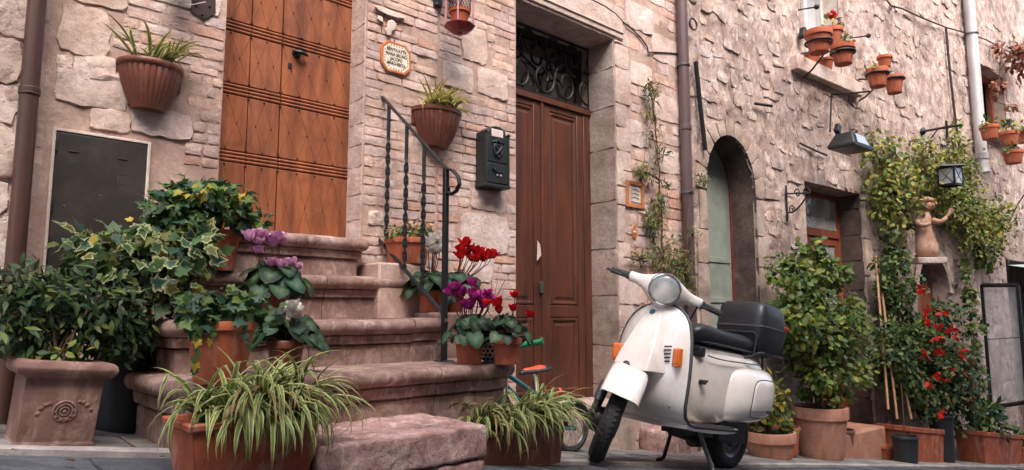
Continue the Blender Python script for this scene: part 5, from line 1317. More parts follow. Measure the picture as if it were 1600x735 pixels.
# floor, body, cowls
b = MB(); rg = []
for (x, w_, z) in ((.80, .222, .258), (.70, .224, .249), (.55, .224, .246), (.40, .225, .248), (.30, .222, .255), (.24, .205, .262)):
    rg.append([V((x, -w_, z)), V((x, -w_ * .5, z + .003)), V((x, w_ * .5, z + .003)), V((x, w_, z)), V((x, w_ - .004, z - .022)), V((x, 0, z - .03)), V((x, -w_ + .004, z - .022))])
b.loft(rg, True, True); sb(b, 'floorboard', m_white, bevel=.004)
for y in (.095, .125, .155, .185, -.095, -.125, -.155, -.185):
    b = MB(); b.tube([V((.80, y, .276)), V((.75, y, .262)), V((.68, y, .257)), V((.40, y, .257)), V((.30, y, .262))], .0085, 6); sb(b, 'floor_strip', m_rubber)
b = MB(); b.box((.5, .215, .252), (.46, .03, .016)); b.box((.40, .16, .262), (.22, .10, .012)); sb(b, 'floor_mat', m_rubber, bevel=.006)
b = MB(); rg = []; n = 24
for (x, w_, zb_, zt_, e) in ((.60, .060, .47, .700, .8), (.57, .105, .36, .715, .75), (.52, .125, .28, .722, .7), (.44, .138, .252, .726, .7), (.34, .148, .25, .728, .65), (.22, .156, .27, .728, .6), (.10, .160, .32, .727, .6), (-.03, .158, .345, .722, .6), (-.11, .150, .36, .712, .6), (-.175, .130, .37, .69, .65), (-.222, .100, .37, .64, .75), (-.248, .065, .40, .58, .85)):
    zc, rz = (zb_ + zt_) / 2, (zt_ - zb_) / 2; rg.append([V((x, w_ * math.copysign(abs(math.cos(a)) ** e, math.cos(a)), zc + rz * math.copysign(abs(math.sin(a)) ** e, math.sin(a)))) for a in [2 * PI * k / n for k in range(n)]])
b.loft(rg, True, True); body = sb(b, 'body', m_white, sub=1, ang=180)
def pillow(x0, x1, z0, z1, y0, dy, s_, px_=3.0, pz_=3.0, n=22, shear=0.0, cut=None):
    vs = []; 
    for j in range(n + 1):
        for i in range(n + 1):
            s = -1 + 2 * i / n; t = -1 + 2 * j / n
            # rounded-rectangle parameter domain
            f = (1 - abs(s) ** px_) * (1 - abs(t) ** pz_); k = 1 - .20 * (s * s * t * t)
            z = (z0 + z1) / 2 + (z1 - z0) / 2 * t * k; x = (x0 + x1) / 2 + (x1 - x0) / 2 * s * k + shear * t
            vs.append(V((x, s_ * (y0 + dy * max(0, f) ** .42), z)))
    fs = [(j * (n + 1) + i, j * (n + 1) + i + 1, (j + 1) * (n + 1) + i + 1, (j + 1) * (n + 1) + i) for j in range(n) for i in range(n)]
    if s_ > 0: fs = [f[::-1] for f in fs]
    return MB().add(vs, fs)
def cowl_pt(s, t, s_, off=0.0):
    f = max(0, (1 - abs(s) ** 2.3) * (1 - abs(t) ** 2.6)) ** .5; k = 1 - .16 * (s * s * t * t)
    return V((.035 + .285 * s * k - .022 * t, s_ * (.100 + .140 * f + off), .470 + .178 * t * k - .012 * s))
for s_ in (-1, 1):
    n = 26; vs = [cowl_pt(-1 + 2 * i / n, -1 + 2 * j / n, s_) for j in range(n + 1) for i in range(n + 1)]
    fs = [(j * (n + 1) + i, j * (n + 1) + i + 1, (j + 1) * (n + 1) + i + 1, (j + 1) * (n + 1) + i) for j in range(n) for i in range(n)]
    cw = sb(MB().add(vs, fs if s_ < 0 else [f[::-1] for f in fs]), 'side_cowl', m_white, ang=180)
    def pan(a, q):
        ca, sa = math.copysign(abs(math.cos(a)) ** .55, math.cos(a)), math.copysign(abs(math.sin(a)) ** .55, math.sin(a)); return -.22 + .60 * q * ca, -.10 + .66 * q * sa
    nn = 44; rg = [[cowl_pt(*pan(2 * PI * k / nn, q), s_, .0045 if q < .97 else -.002) for k in range(nn)] for q in (.02, .2, .4, .6, .75, .88, .955, 1.0)]
    if s_ > 0: rg = [r_[::-1] for r_ in rg]
    sb(MB().loft(rg, True, False), 'cowl_panel', m_white, cw, ang=180)
    sb(MB().tube([cowl_pt(*pan(2 * PI * k / nn, 1.012), s_, .0005) for k in range(nn)], .003, 5, loop=True), 'panel_seam', m_greyrub, cw)
    bp_ = cowl_pt(-.44, -.52, s_, .008); R = Matrix.Rotation(s_ * .12, 3, 'Z') @ Matrix.Rotation(s_ * .25, 3, 'X')
    b = MB(); b.box(bp_, (.085, .005, .024), R); sb(b, 'name_badge', m_blackpl, cw, bevel=.003)
    b = MB(); b.tube([bp_ + R @ V((.034 - .0095 * i, s_ * .004, .005 * (-1) ** i)) for i in range(8)], .002, 5); sb(b, 'badge_script', m_alu, cw)
    ln_ = [cowl_pt(-.22 + .56 * q, -.50 - .02 * q, s_, .0055) for q in np.linspace(-1, 1, 12)]; sb(MB().tube(ln_, .002, 5), 'panel_crease', m_greyrub, cw)
b = MB(); b.tube([V((.545, .112, .50)), V((.545, .150, .50))], .014, 10); b.box((.545, .152, .50), (.042, .010, .012), Matrix.Rotation(.5, 3, 'Y')); sb(b, 'fuel_knob', m_blackpl, bevel=.002)
b = MB(); b.tube(bez(V((.52, .135, .655)), V((.40, .158, .635)), V((.2, .168, .655)), V((.0, .172, .66)), 10), .004, 6); sb(b, 'body_seam', m_greyrub)
b = MB(); b.box((.56, .09, .67), (.05, .08, .06)); sb(b, 'seat_hinge', m_blackpl, bevel=.01)
for (y, z) in ((.10, .40), (.17, .34), (-.1, .38)): sb(MB().ball(V((.905, y, z)), .007, 8, 5), 'shield_rivet', m_alu)
# saddle
b = MB(); rg = []; n = 20
for (x, w_, zb_, zt_) in ((.61, .055, .725, .775), (.59, .100, .718, .820), (.53, .122, .716, .848), (.42, .130, .716, .842), (.30, .136, .716, .832), (.18, .142, .716, .834), (.07, .144, .716, .840), (-.01, .134, .716, .826), (-.05, .108, .72, .80), (-.065, .07, .73, .77)):
    zc, rz = (zb_ + zt_) / 2, (zt_ - zb_) / 2; rg.append([V((x, w_ * math.copysign(abs(math.cos(a)) ** .6, math.cos(a)), zc + rz * math.copysign(abs(math.sin(a)) ** .7, math.sin(a)))) for a in [2 * PI * k / n for k in range(n)]])
b.loft(rg, True, True); st_ = sb(b, 'saddle', m_vinyl, sub=1, ang=180)
b = MB(); b.tube([V((.585, .06, .732)), V((.5, .120, .730)), V((.3, .136, .730)), V((.07, .144, .730)), V((-.04, .118, .734))], .006, 6); sb(b, 'saddle_piping', m_blackpl, st_)
b = MB(); b.tube([V((.14, .150, .69)), V((.11, .176, .70)), V((.03, .178, .732)), V((-.07, .165, .745)), V((-.12, .12, .745))], .008, 8); sb(b, 'grab_rail', m_blackpl)
def sbx(b, *a, **k): return sb(b.xf(Matrix.Translation((.185, 0, -.012))), *a, **k)
# rack and top case
b = MB()
for y in (-.09, .09): b.tube([V((-.12, y, .735)), V((-.22, y, .752)), V((-.52, y, .752)), V((-.56, y, .765))], .009, 8)
for x in (-.26, -.50): b.tube([V((x, -.13, .755)), V((x, .13, .755))], .008, 8)
b.tube([V((-.16, .13, .73)), V((-.30, .15, .752)), V((-.54, .15, .752)), V((-.54, -.15, .752)), V((-.30, -.15, .752)), V((-.16, -.13, .73))], .009, 8)
for y in (-.1, .1): b.tube([V((-.36, y, .745)), V((-.38, y, .60))], .008, 8)
b.tube([V((-.175, .14, .74)), V((-.180, .15, .85)), V((-.185, .13, .875)), V((-.185, -.13, .875)), V((-.180, -.15, .85)), V((-.175, -.14, .74))], .008, 8)
sbx(b, 'luggage_rack', m_blackpl)
def rsec(x0, x1, hw, z, e=.34, n=36):
    out = []
    for k in range(n):
        a = 2 * PI * k / n; out.append(V(((x0 + x1) / 2 + (x1 - x0) / 2 * math.copysign(abs(math.cos(a)) ** e, math.cos(a)), hw * math.copysign(abs(math.sin(a)) ** e, math.sin(a)), z)))
    return out
b = MB(); b.loft([rsec(-.48, -.235, .150, .750), rsec(-.512, -.215, .166, .775), rsec(-.545, -.20, .178, .86), rsec(-.552, -.196, .180, .915)], True, True); bx_ = sbx(b, 'top_case', m_blackpl, ang=70)
b = MB(); b.loft([rsec(-.554, -.194, .182, .914), rsec(-.556, -.192, .184, .920), rsec(-.554, -.194, .182, .926)], True, True); sbx(b, 'case_seam', m_greyrub, bx_, ang=60)
b = MB(); b.loft([rsec(-.552, -.196, .179, .926), rsec(-.538, -.20, .176, .985), rsec(-.512, -.212, .165, 1.05), rsec(-.48, -.235, .140, 1.080), rsec(-.41, -.30, .07, 1.088)], True, True); sbx(b, 'case_lid', m_blackpl, bx_, ang=70)
b = MB(); b.box((-.556, .10, .945), (.012, .16, .028), Matrix.Rotation(-.25, 3, 'Z')); b.box((-.522, .165, .945), (.07, .012, .026), Matrix.Rotation(.35, 3, 'Z')); sbx(b, 'reflector', m_redlens, bx_, bevel=.004)
b = MB(); b.box((-.245, 0, .52), (.03, .12, .07)); sb(b, 'tail_light', m_redlens, bevel=.008)
# engine, stand, exhaust
b = MB(); b.box((.06, -.02, .25), (.32, .18, .17)); b.tube([V((.3, -.03, .24)), V((0, -.05, .21))], .06, 12); b.tube([V((-.05, -.06, .30)), V((-.08, -.05, .55))], .03, 10); sb(b, 'engine', m_blackpl, bevel=.02)
b = MB(); b.tube([V((.55, -.05, .19)), V((.3, -.10, .16)), V((.12, -.13, .15))], .018, 8); b.tube([V((.18, -.14, .145)), V((-.12, -.15, .15))], .045, 12); b.box((.45, .0, .215), (.30, .16, .05)); sb(b, 'exhaust', m_blackpl)
b = MB(); b.box((.80, 0, .31), (.06, .2, .10)); sb(b, 'lower_frame', m_blackpl, bevel=.02)
for s_ in (-1, 1):
    b = MB(); b.tube([V((.47, s_ * .09, .22)), V((.45, s_ * .12, .14)), V((.42, s_ * .165, .03)), V((.44, s_ * .185, .004))], [.013, .012, .012, .014], 8); b.ball(V((.44, s_ * .187, .006)), .017, 8, 6); sb(b, 'stand_leg', m_iron if s_ < 0 else m_alu)
b = MB(); b.tube([V((.47, -.09, .215)), V((.47, .09, .215))], .013, 8); sb(b, 'stand_bar', m_iron)

# ------------------------------------------------------------------ child's bicycle behind the spider plant
YB = 2.86
wc = P(893, 668, YB); rw = .148; wc.z = GZ(wc.x) + rw + .004
bike = thing('child_bicycle', 'small child bicycle with orange saddle and green grips behind the spider plant', 'bicycle', (wc.x, YB, GZ(wc.x)))
fwc = wc + V((-.60, 0, .093)); AY = V((0, 1, 0))
for c, nm in ((wc, 'rear_wheel'), (fwc, 'front_wheel')):
    b = MB().tube([c + V((math.cos(a) * (rw - .018), 0, math.sin(a) * (rw - .018))) for a in np.linspace(0, 2 * PI, 37)[:-1]], .018, 10, loop=True); wo = b.build(nm, m_rubber, bike)
    b = MB().tube([c + V((math.cos(a) * (rw - .036), 0, math.sin(a) * (rw - .036))) for a in np.linspace(0, 2 * PI, 37)[:-1]], .008, 6, loop=True); b.build('rim', m_alu, wo)
    b = MB()
    for k in range(16):
        a = 2 * PI * k / 16; b.tube([c + V((0, .015 * (-1) ** k, 0)), c + V((math.cos(a) * (rw - .036), 0, math.sin(a) * (rw - .036)))], .0013, 4)
    b.tube([c - AY * .03, c + AY * .03], .014, 8); b.build('spokes', m_alu, wo)
sad = P(836, 583, YB); bb = wc.lerp(fwc, .42) + V((0, 0, -.01)); sth = sad + V((.02, 0, -.07)); hd0 = P(800, 575, YB) + V((-.10, 0, 0)); hd0 = fwc + V((.07, 0, .26)); 
b = MB(); b.tube([bb, sth], .014, 8); b.tube([sth + V((0, 0, -.06)), hd0], .015, 8); b.tube([bb, hd0 + V((-.01, 0, -.06))], .016, 8); b.build('frame', m_teal, bike)
b = MB()
for s_ in (-1, 1): b.tube([bb + AY * .03 * s_, wc + AY * .035 * s_], .008, 6); b.tube([sth + V((0, .02 * s_, -.03)), wc + AY * .035 * s_], .008, 6)
b.build('stays', m_teal, bike)
b = MB()
for s_ in (-1, 1): b.tube([hd0 + V((-.015, .03 * s_, -.08)), fwc + AY * .035 * s_], .010, 6)
b.tube([hd0 + V((-.02, 0, -.09)), hd0 + V((.01, 0, .08))], .013, 8); b.build('fork', m_teal, bike)
gl_ = P(829, 537, YB - .22); gl_.z = P(829, 537, YB - .22).z; st0 = hd0 + V((.01, 0, .08)); hgt = gl_.z
b = MB(); b.tube([gl_ + V((0, .02, 0)), V((gl_.x - .09, gl_.y + .10, hgt - .01)), V((st0.x + .02, YB - .04, hgt - .05)), V((st0.x + .02, YB + .04, hgt - .05)), V((gl_.x - .09, 2 * YB - gl_.y - .10, hgt - .01)), V((gl_.x, 2 * YB - gl_.y - .02, hgt))], .010, 8); b.tube([st0, V((st0.x + .02, YB, hgt - .05))], .012, 8); b.build('handlebar', m_iron, bike)
for s_ in (-1, 1):
    e = V((gl_.x, YB + s_ * (YB - gl_.y) * 1.0, hgt)) if s_ > 0 else gl_; d_ = V((.035, s_ * .05, .012)); b = MB(); b.tube([e - d_, e + d_, e + d_, e + d_ * 1.12], [.016, .016, .023, .023], 10); b.build('grip', m_greenpl, bike)
b = MB(); rg = []
for (x, w_, h_) in ((-.125, .016, .0), (-.09, .024, .006), (-.03, .036, .008), (.03, .062, .016), (.075, .072, .026), (.10, .05, .026)):
    rg.append([sad + V((x, w_ * math.cos(a), h_ + .020 * max(math.sin(a), -.5))) for a in [2 * PI * k / 12 for k in range(12)]])
b.loft(rg, True, True); so = b.build('saddle', m_blackpl, bike, sub=1, ang=180)
b = MB(); b.loft([[sad + (q - sad) * .8 + V((0, 0, .012)) for q in r_] for r_ in rg[:5]], True, True); b.build('saddle_top', m_orangepl, so, sub=1, ang=180)
b = MB(); b.tube([sth + V((0, 0, -.03)), sad], .011, 8); b.build('seat_post', m_chrome, bike)
b = MB(); rg = []
for k in range(13):
    a = rad(10 + 120 * k / 12); e = V((math.cos(a), 0, math.sin(a))); rg.append([wc + e * (rw + .015 + .008 * math.cos(s) - .008) + AY * (.03 * math.sin(s)) for s in np.linspace(-1.4, 1.4, 7)])
b.loft(rg, False, False); b.build('mudguard', m_greenpl, bike)
b = MB(); a = bb.lerp(wc, .2); b.loft([[a + AY * -.05 + V((math.cos(t) * .05, 0, math.sin(t) * .05)) for t in np.linspace(0, 2 * PI, 17)[:-1]], [a + AY * -.045 + V((math.cos(t) * .05, 0, math.sin(t) * .05)) for t in np.linspace(0, 2 * PI, 17)[:-1]]]); b.build('chain_guard', m_blackpl, bike)
b = MB(); b.lathe([(.0, .02), (.02, .018), (.024, .0)], P(872, 612, YB - .03), 10, V((1, -.5, 0))); b.build('reflector', m_orangepl, bike)
# ------------------------------------------------------------------ things on the second house
H2.n  # outward normal of the second facade
u_, _ = H2.at(1526, 150, .1); q = H2.p(u_, 0, .1); zb = H2.at(1538, 272, .1)[1]
pipe('downpipe', 'pale zinc downpipe on the rubble wall ending above the climbing plants', [(q.x, q.y, 6.6), (q.x, q.y, zb + .12), (q.x - .01, q.y - .02, zb)], .078, m_zinc, [(V((q.x, q.y, zb + .26)), .05)], (q.x, q.y, zb), [V((q.x, q.y, H2.at(1520, 55, .1)[1]))])
def rod(pts, rr=.006, n=6): return MB().tube(pts, rr, n)
tag(rod([H2.P(1087, 97, .05), H2.P(1094, 165, .05), H2.P(1102, 235, .05)], .020, 6).build('iron_bar', m_iron), 'black iron bar leaning on the wall above the arch', 'bar')
b = MB(); c = H2.P(1083, 38, .06); b.tube(arc(c, .05, 0, 2 * PI, 16, H2.e, V((0, 0, 1)))[:-1], .008, 6, loop=True); b.tube([c + V((0, 0, .05)), H2.P(1080, 30, 0)], .006, 6); tag(b.build('iron_ring', m_iron), 'black iron ring on the wall at the top of the mauve downpipe', 'ring')
pts = [H2.P(x, y, .05) for x, y in ((1385, 0), (1392, 9), (1410, 14), (1440, 28), (1478, 43), (1510, 52), (1540, 62), (1570, 78), (1600, 92))]
tag(rod(pts, .010).build('cable', m_rust), 'dark cable sagging across the rubble wall at the upper right', 'cable')
tag(rod([H2.P(1478, 43, .045), H2.P(1484, 110, .045), H2.P(1492, 180, .045), H2.P(1500, 240, .045)], .016).build('conduit', m_rust), 'vertical conduit dropping from the sagging cable behind the iron lantern', 'conduit')
b = MB(); b.tube(arc(H2.P(1392, 12, .03), .03, 0, 2 * PI, 12, H2.e, V((0, 0, 1)))[:-1], .006, 6, loop=True); tag(b.build('cable_clip', m_rust), 'round iron clip holding the sagging cable', 'clip')
tag(rod([H2.P(1180, 162, .04), H2.P(1206, 166, .07)], .014).build('iron_peg', m_rust), 'short iron peg in the wall above the arch', 'peg')
tag(rod([H2.P(1250, 224, .03), H2.P(1275, 236, .03), H2.P(1292, 243, .03)], .010).build('iron_strap', m_rust), 'thin dark strap on the render above the shop door', 'strap')
# scroll bracket for a sign
sgb = thing('sign_bracket', 'empty wrought iron scroll bracket left of the shop door', 'bracket', H2.P(1229, 345, 0))
rod([H2.P(1228, 290, .015), H2.P(1230, 347, .015)], .010).build('back_bar', m_iron, sgb)
oB = .35; A = H2.P(1229, 303, .02); B_ = H2.P(1229, 303, .02) + H2.n * .1 + H2.e * .0
arm_end = H2.P(1266, 302, .35); b = rod([A, arm_end], .009); b.build('arm', m_iron, sgb)
b = rod(bez(H2.P(1230, 332, .02), H2.P(1240, 336, .1), H2.P(1252, 322, .25), H2.P(1262, 304, .32), 10), .008); b.build('brace', m_iron, sgb)
def spiral(c, rr, ex, ey, turns, a0=0, n=24, th=.006):
    return MB().tube([V(c) + (V(ex) * math.cos(a0 + 2 * PI * turns * i / n) + V(ey) * math.sin(a0 + 2 * PI * turns * i / n)) * rr * (1 - .75 * i / n) for i in range(n + 1)], th, 6)
dr = (arm_end - A).normalized()
spiral(H2.P(1237, 328, .05), .05, dr, V((0, 0, 1)), 1.2).build('scroll', m_iron, sgb); spiral(arm_end + V((0, 0, -.0)) - dr * .06, .06, dr, V((0, 0, 1)), 1.2).build('scroll', m_iron, sgb); spiral(arm_end - dr * .2, .05, dr, V((0, 0, 1)), -1.2, PI).build('scroll', m_iron, sgb)
# iron lantern
ln_ = thing('hanging_lantern', 'black iron lantern with frosted panes hanging from a wall arm', 'lantern', H2.P(1487, 290, .45))
a0 = H2.P(1441, 206, .02); a1 = H2.P(1479, 199, .42); a2 = H2.P(1502, 196, .60)
b = rod([a0, a1, a2], .016, 8); b.ball(a0, .05, 8, 6); b.build('arm', m_iron, ln_)
b = rod([a1 + V((0, 0, .08)), a1 + V((0, 0, -.13))], .014, 8); b.tube([a1 + V((0, 0, .02)) - H2.e * .0, a1 + V((0, 0, .02))], .02, 6); b.build('finial', m_iron, ln_)
rod(bez(H2.P(1443, 232, .03), H2.P(1450, 222, .06), H2.P(1458, 212, .12), H2.P(1464, 204, .22), 6), .008).build('brace', m_iron, ln_)
lt = H2.P(1484, 262, .42); lbm = H2.P(1486, 291, .42); hL = lt.z - lbm.z; wL_ = .092
b = MB()
zc = a1.z - .13; n_ = 8
for k in range(n_): b.tube(arc(V((a1.x, a1.y, zc - (zc - lt.z) * (k + .5) / n_)), (zc - lt.z) / n_ * .62, 0, 2 * PI, 8, (H2.e if k % 2 else H2.n), V((0, 0, 1)))[:-1], .004, 5, loop=True)
b.build('chain', m_iron, ln_)
cL = V((a1.x, a1.y, lbm.z))
b = MB()
for sx, sy in ((-1, -1), (1, -1), (1, 1), (-1, 1)): b.box(cL + V((sx * wL_, sy * wL_, hL / 2)), (.020, .020, hL))
for z in (.01, hL - .012):
    for s_ in (-1, 1): b.box(cL + V((0, s_ * wL_, z)), (2 * wL_, .022, .024)); b.box(cL + V((s_ * wL_, 0, z)), (.022, 2 * wL_, .024))
b.lathe([(.19, hL), (.18, hL + .012), (.03, hL + .05), (0, hL + .05)], cL, 4); b.xf(Matrix.Translation(cL) @ Matrix.Rotation(rad(-12), 4, 'Z') @ Matrix.Translation(-cL)); b.build('cage', m_iron, ln_, smooth=False)
Rz = Matrix.Rotation(rad(-12), 3, 'Z')
for k in range(4):
    R = Rz @ Matrix.Rotation(k * PI / 2, 3, 'Z'); b = MB(); b.box(cL + R @ V((0, -wL_, hL / 2)), (2 * wL_ - .02, .004, hL - .03), R); b.build('pane', m_lens, ln_, smooth=False)
    for s_ in (-1, 1): rod([cL + R @ V((-wL_ * s_ * .9, -wL_ - .004, .02)), cL + R @ V((wL_ * s_ * .9, -wL_ - .004, hL - .02))], .004, 5).build('cross_bar', m_iron, ln_)
# floodlight under the upper window
fl_ = thing('wall_floodlight', 'black rectangular floodlight on a bent rod under the upper window', 'lamp', H2.P(1328, 238, .3))
fcen = H2.P(1328, 226, .36); uv = (H2.e * .9 - H2.n * -.2).normalized()
b = MB(); rings = []
for (w_, h_, z) in ((.20, .13, 0), (.205, .135, .03), (.13, .08, .16)): rings.append([fcen + H2.e * (sx * w_) + H2.n * (sy * h_) + V((0, 0, z - .06)) for sx, sy in ((-1, 1), (1, 1), (1, -1), (-1, -1))])
b.loft(rings, True, True); b.build('housing', m_blackpl, fl_, bevel=.008)
b = MB(); b.add([fcen + H2.e * (sx * .13) + H2.n * (.1 + g) + V((0, 0, z)) for (sx, g, z) in ((-1, .035, -.02), (1, .035, -.02), (.7, .0, .08), (-.7, .0, .08))], [(0, 1, 2, 3)]); b.build('glass', m_lens, fl_, smooth=False)
rod([H2.P(1297, 206, .25), H2.P(1299, 150, .05), H2.P(1300, 148, .08)], .009).build('rod', m_iron, fl_)
MB().box(H2.P(1309, 202, .28), (.07, .05, .10), Matrix.Rotation(.5, 3, 'Y')).build('knuckle', m_iron, fl_, bevel=.008)
rod([H2.P(1299, 148, .05), H2.P(1330, 146, .3), H2.P(1358, 143, .50)], .010).build('arm', m_iron, fl_)
# pot holders: iron ring brackets with clay pots
def holder(px, py, o, h, rt, label, seed, flower=None, leaf=0, n=0, group='clay pots in iron ring holders on the upper wall'):
    c = H2.P(px, py, o); t_ = thing('clay_pot', label, 'flower pot', c, group)
    pot_parts(t_, c, rt, rt * .68, h, m_terra, rim=h * .26, lip=.012, n=24)
    r = random.Random(seed)
    if n:
        lv, _ = clump(r, [(c + V((0, 0, h + .02)), (rt * 1.1, rt * 1.1, .06))], n, OVAL, .04, .08, [G_LIGHT, G_MID, G_OLIVE, G_YEL], nclump=6, cl=.9); emit(lv, 'leaf', m_leaf, t_, 20, 'foliage', ang=180)
    if flower:
        b = MB(); p_ = c + V((0, 0, h + .15))
        b.tube([c + V((0, 0, h)), p_], .005, 5, col=G_MID); b.build('stem', m_petal, t_)
        b = MB()
        for k in range(9): b.ball(p_ + rdir(r) * .035, .022, 6, 4, col=cvar(flower, r, .15, .03))
        b.build('flower', m_petal, t_)
    return c
def ring_arm(pts, c, rt, label):
    t_ = thing('pot_bracket', label, 'bracket', pts[0], 'iron pot brackets on the upper wall'); rod(pts, .010).build('arm', m_iron, t_)
    if c is not None: MB().tube(arc(c, rt, 0, 2 * PI, 20, V((1, 0, 0)), V((0, 1, 0)))[:-1], .012, 6, loop=True).build('ring', m_iron, t_)
k = H2.at(1280, 80, .35); S_ = 1.0
oA = .42; c1_ = holder(1280, 83, oA, .215, .125, 'largest clay pot with bare soil, nearest the window', 71)
c2_ = holder(1318, 101, oA, .20, .115, 'clay pot with low moss, right below the red geranium', 72, None, 0, 18)
c3_ = holder(1303, 72, .22, .19, .10, 'small clay pot with a single red geranium flower', 73, sr(206, 30, 36), 0, 26)
c4_ = holder(1372, 136, .36, .20, .115, 'clay pot with yellow-green moss left of the dark clay pot', 74, None, 0, 30)
c5_ = holder(1398, 146, .34, .20, .105, 'dark weathered clay pot on the rightmost ring bracket', 75)
c6_ = holder(1383, 106, .16, .14, .085, 'tiny clay pot perched behind the pair of mossy pots', 76)
ring_arm([H2.P(1256, 122, .02), H2.P(1270, 108, .2), H2.P(1288, 84, .40)], c1_ + V((0, 0, .10)), .118, 'iron ring bracket under the largest clay pot')
ring_arm([H2.P(1252, 84, .02), H2.P(1280, 80, .3), H2.P(1310, 82, .42)], c2_ + V((0, 0, .12)), .112, 'iron ring bracket under the mossy clay pot')
ring_arm([H2.P(1342, 158, .02), H2.P(1352, 152, .2), H2.P(1364, 140, .36)], c4_ + V((0, 0, .14)), .114, 'iron ring bracket under the yellow-green pot')
ring_arm([H2.P(1342, 124, .02), H2.P(1365, 124, .2), H2.P(1396, 124, .34)], c5_ + V((0, 0, .16)), .106, 'iron ring bracket under the dark clay pot')
for (x0, y0, x1, y1, l) in ((1247, 16, 1276, 11, 'left'), (1328, 60, 1357, 56, 'right')):
    b = rod([H2.P(x0, y0, .03), H2.P(x1, y1, .22)], .008); b.ball(H2.P(x1, y1, .22), .028, 8, 6); tag(b.build('shutter_stay', m_iron), f'iron shutter stay on the {l} side of the upper window', 'iron stay')
tag(MB().box(H2.P(1254, 52, .06), (.05, .06, .12), Matrix.Rotation(.4, 3, 'Y')).build('shutter_hook', m_iron, bevel=.006), 'black shutter hook left of the upper window', 'hook')
for px, py, l, sd_ in ((1270, 99, 'small clay pot on the sill under the largest pot', 81), (1290, 101, 'small dark clay pot on the sill beside a smaller one', 82)):
    c = H2.P(px, py, .02); c.z = wB; t_ = thing('clay_pot', l, 'flower pot', c, 'pots on the upper sill'); pot_parts(t_, c, .085, .06, .13, m_terra, n=20)
# pots by the right window
for px, py, rt, h, o, l in ((1547, 218, .125, .20, .30, 'clay pot on the bracket left of the right window'), (1578, 228, .13, .21, .34, 'clay pot in the middle of the right window bracket'), (1584, 256, .13, .19, .46, 'lowest clay pot hanging under the right window'), (1573, 199, .075, .12, .2, 'small black pot above the right window bracket'), (1598, 224, .12, .2, .3, 'clay pot cut by the right picture edge')):
    c = H2.P(px, py, o); t_ = thing('clay_pot', l, 'flower pot', c, 'pots at the right window'); pot_parts(t_, c, rt, rt * .72, h, m_black_pot if 'black' in l else m_terra, n=22, rim=h * .25)
    r = random.Random(px)
    if 'black' not in l:
        lv, _ = clump(r, [(c + V((0, 0, h + .03)), (rt * 1.1, rt * 1.1, .07))], 34, OVAL, .05, .09, [G_LIGHT, G_OLIVE, G_MID, G_YEL], nclump=5, cl=.9); emit(lv, 'leaf', m_leaf, t_, 12, 'foliage', ang=180)
ring_arm([H2.P(1530, 222, .02), H2.P(1560, 228, .3), H2.P(1604, 236, .36)], None, 0, 'iron shelf rail under the right window pots')
ring_arm([H2.P(1578, 345, .02), H2.P(1590, 320, .2), H2.P(1606, 296, .4)], None, 0, 'slanting iron stay under the right window')
# terracotta putto relief
pt = thing('terracotta_figure', 'worn terracotta child figure blowing a horn among the climbing plants', 'figure', H2.P(1440, 398, 0))
C0 = H2.P(1445, 365, .28); dk = C0.dot(FW) / FPX; FT = V((-FW.x, -FW.y, 0)).normalized()
def fp(px, py, t=0.0): return C0 + RT * ((px - 1445) * dk) + V((0, 0, (365 - py) * dk)) + FT * t
b = MB(); rings = []
for (y, x, hw) in ((404, 1446, 17), (392, 1447, 18), (378, 1446, 16), (364, 1444, 13), (352, 1443, 13.5), (342, 1443, 14), (336, 1445, 10), (332, 1449, 6), (329, 1451, 6)):
    rings.append([fp(x, y) + (RT * math.cos(a) + FT * math.sin(a) * .7) * hw * dk for a in [2 * PI * k / 16 for k in range(16)]])
b.loft(rings, True, True); b.ball(fp(1452, 321), (10.5 * dk, 10.5 * dk, 10 * dk), 14, 10)
b.tube([fp(1453, 343, .03), fp(1461, 350, .08), fp(1468, 347, .10), fp(1473, 340, .10)], [6 * dk, 5 * dk, 4 * dk, 3.4 * dk], 10); b.tube([fp(1433, 344, .02), fp(1428, 352, .06), fp(1436, 356, .12), fp(1446, 350, .13)], [6 * dk, 5 * dk, 4 * dk, 3.4 * dk], 10)
b.ball(fp(1455, 322, 10 * dk), 2.2 * dk, 6, 5); b.build('body', m_putto, pt, sub=1, ang=180)
rr_ = random.Random(88); b = MB()
for k in range(120):
    d_ = rdir(rr_)
    if d_.z < -.35 or (d_.dot(FT) > .45 and d_.z < .55): continue
    b.ball(fp(1452, 320) + V((d_.x * 1.15, d_.y * 1.15, d_.z)) * 10 * dk, 3.0 * dk, 7, 5)
b.build('hair', m_putto, pt)
MB().tube([fp(1470, 342, .10), fp(1475, 338, .11), fp(1481, 330, .11)], [1.6 * dk, 2.2 * dk, 5 * dk], 10).build('horn', m_putto, pt)
b = MB(); b.loft([[fp(x, y, t) for x, y in ((1436, 348), (1427, 340), (1420, 322), (1424, 316), (1433, 326), (1440, 340))] for t in (-.09, -.05)]); b.build('wing', m_plasterw, pt, bevel=.006)
b = MB(); b.box(fp(1446, 408), (.34, .22, .07), Matrix.Rotation(YAW - PI / 2, 3, 'Z')); b.box(fp(1446, 408) + H2.n * -.15, (.1, .3, .05), Matrix.Rotation(-rad(3.6), 3, 'Z')); b.build('console', m_rubble, pt, bevel=.008)
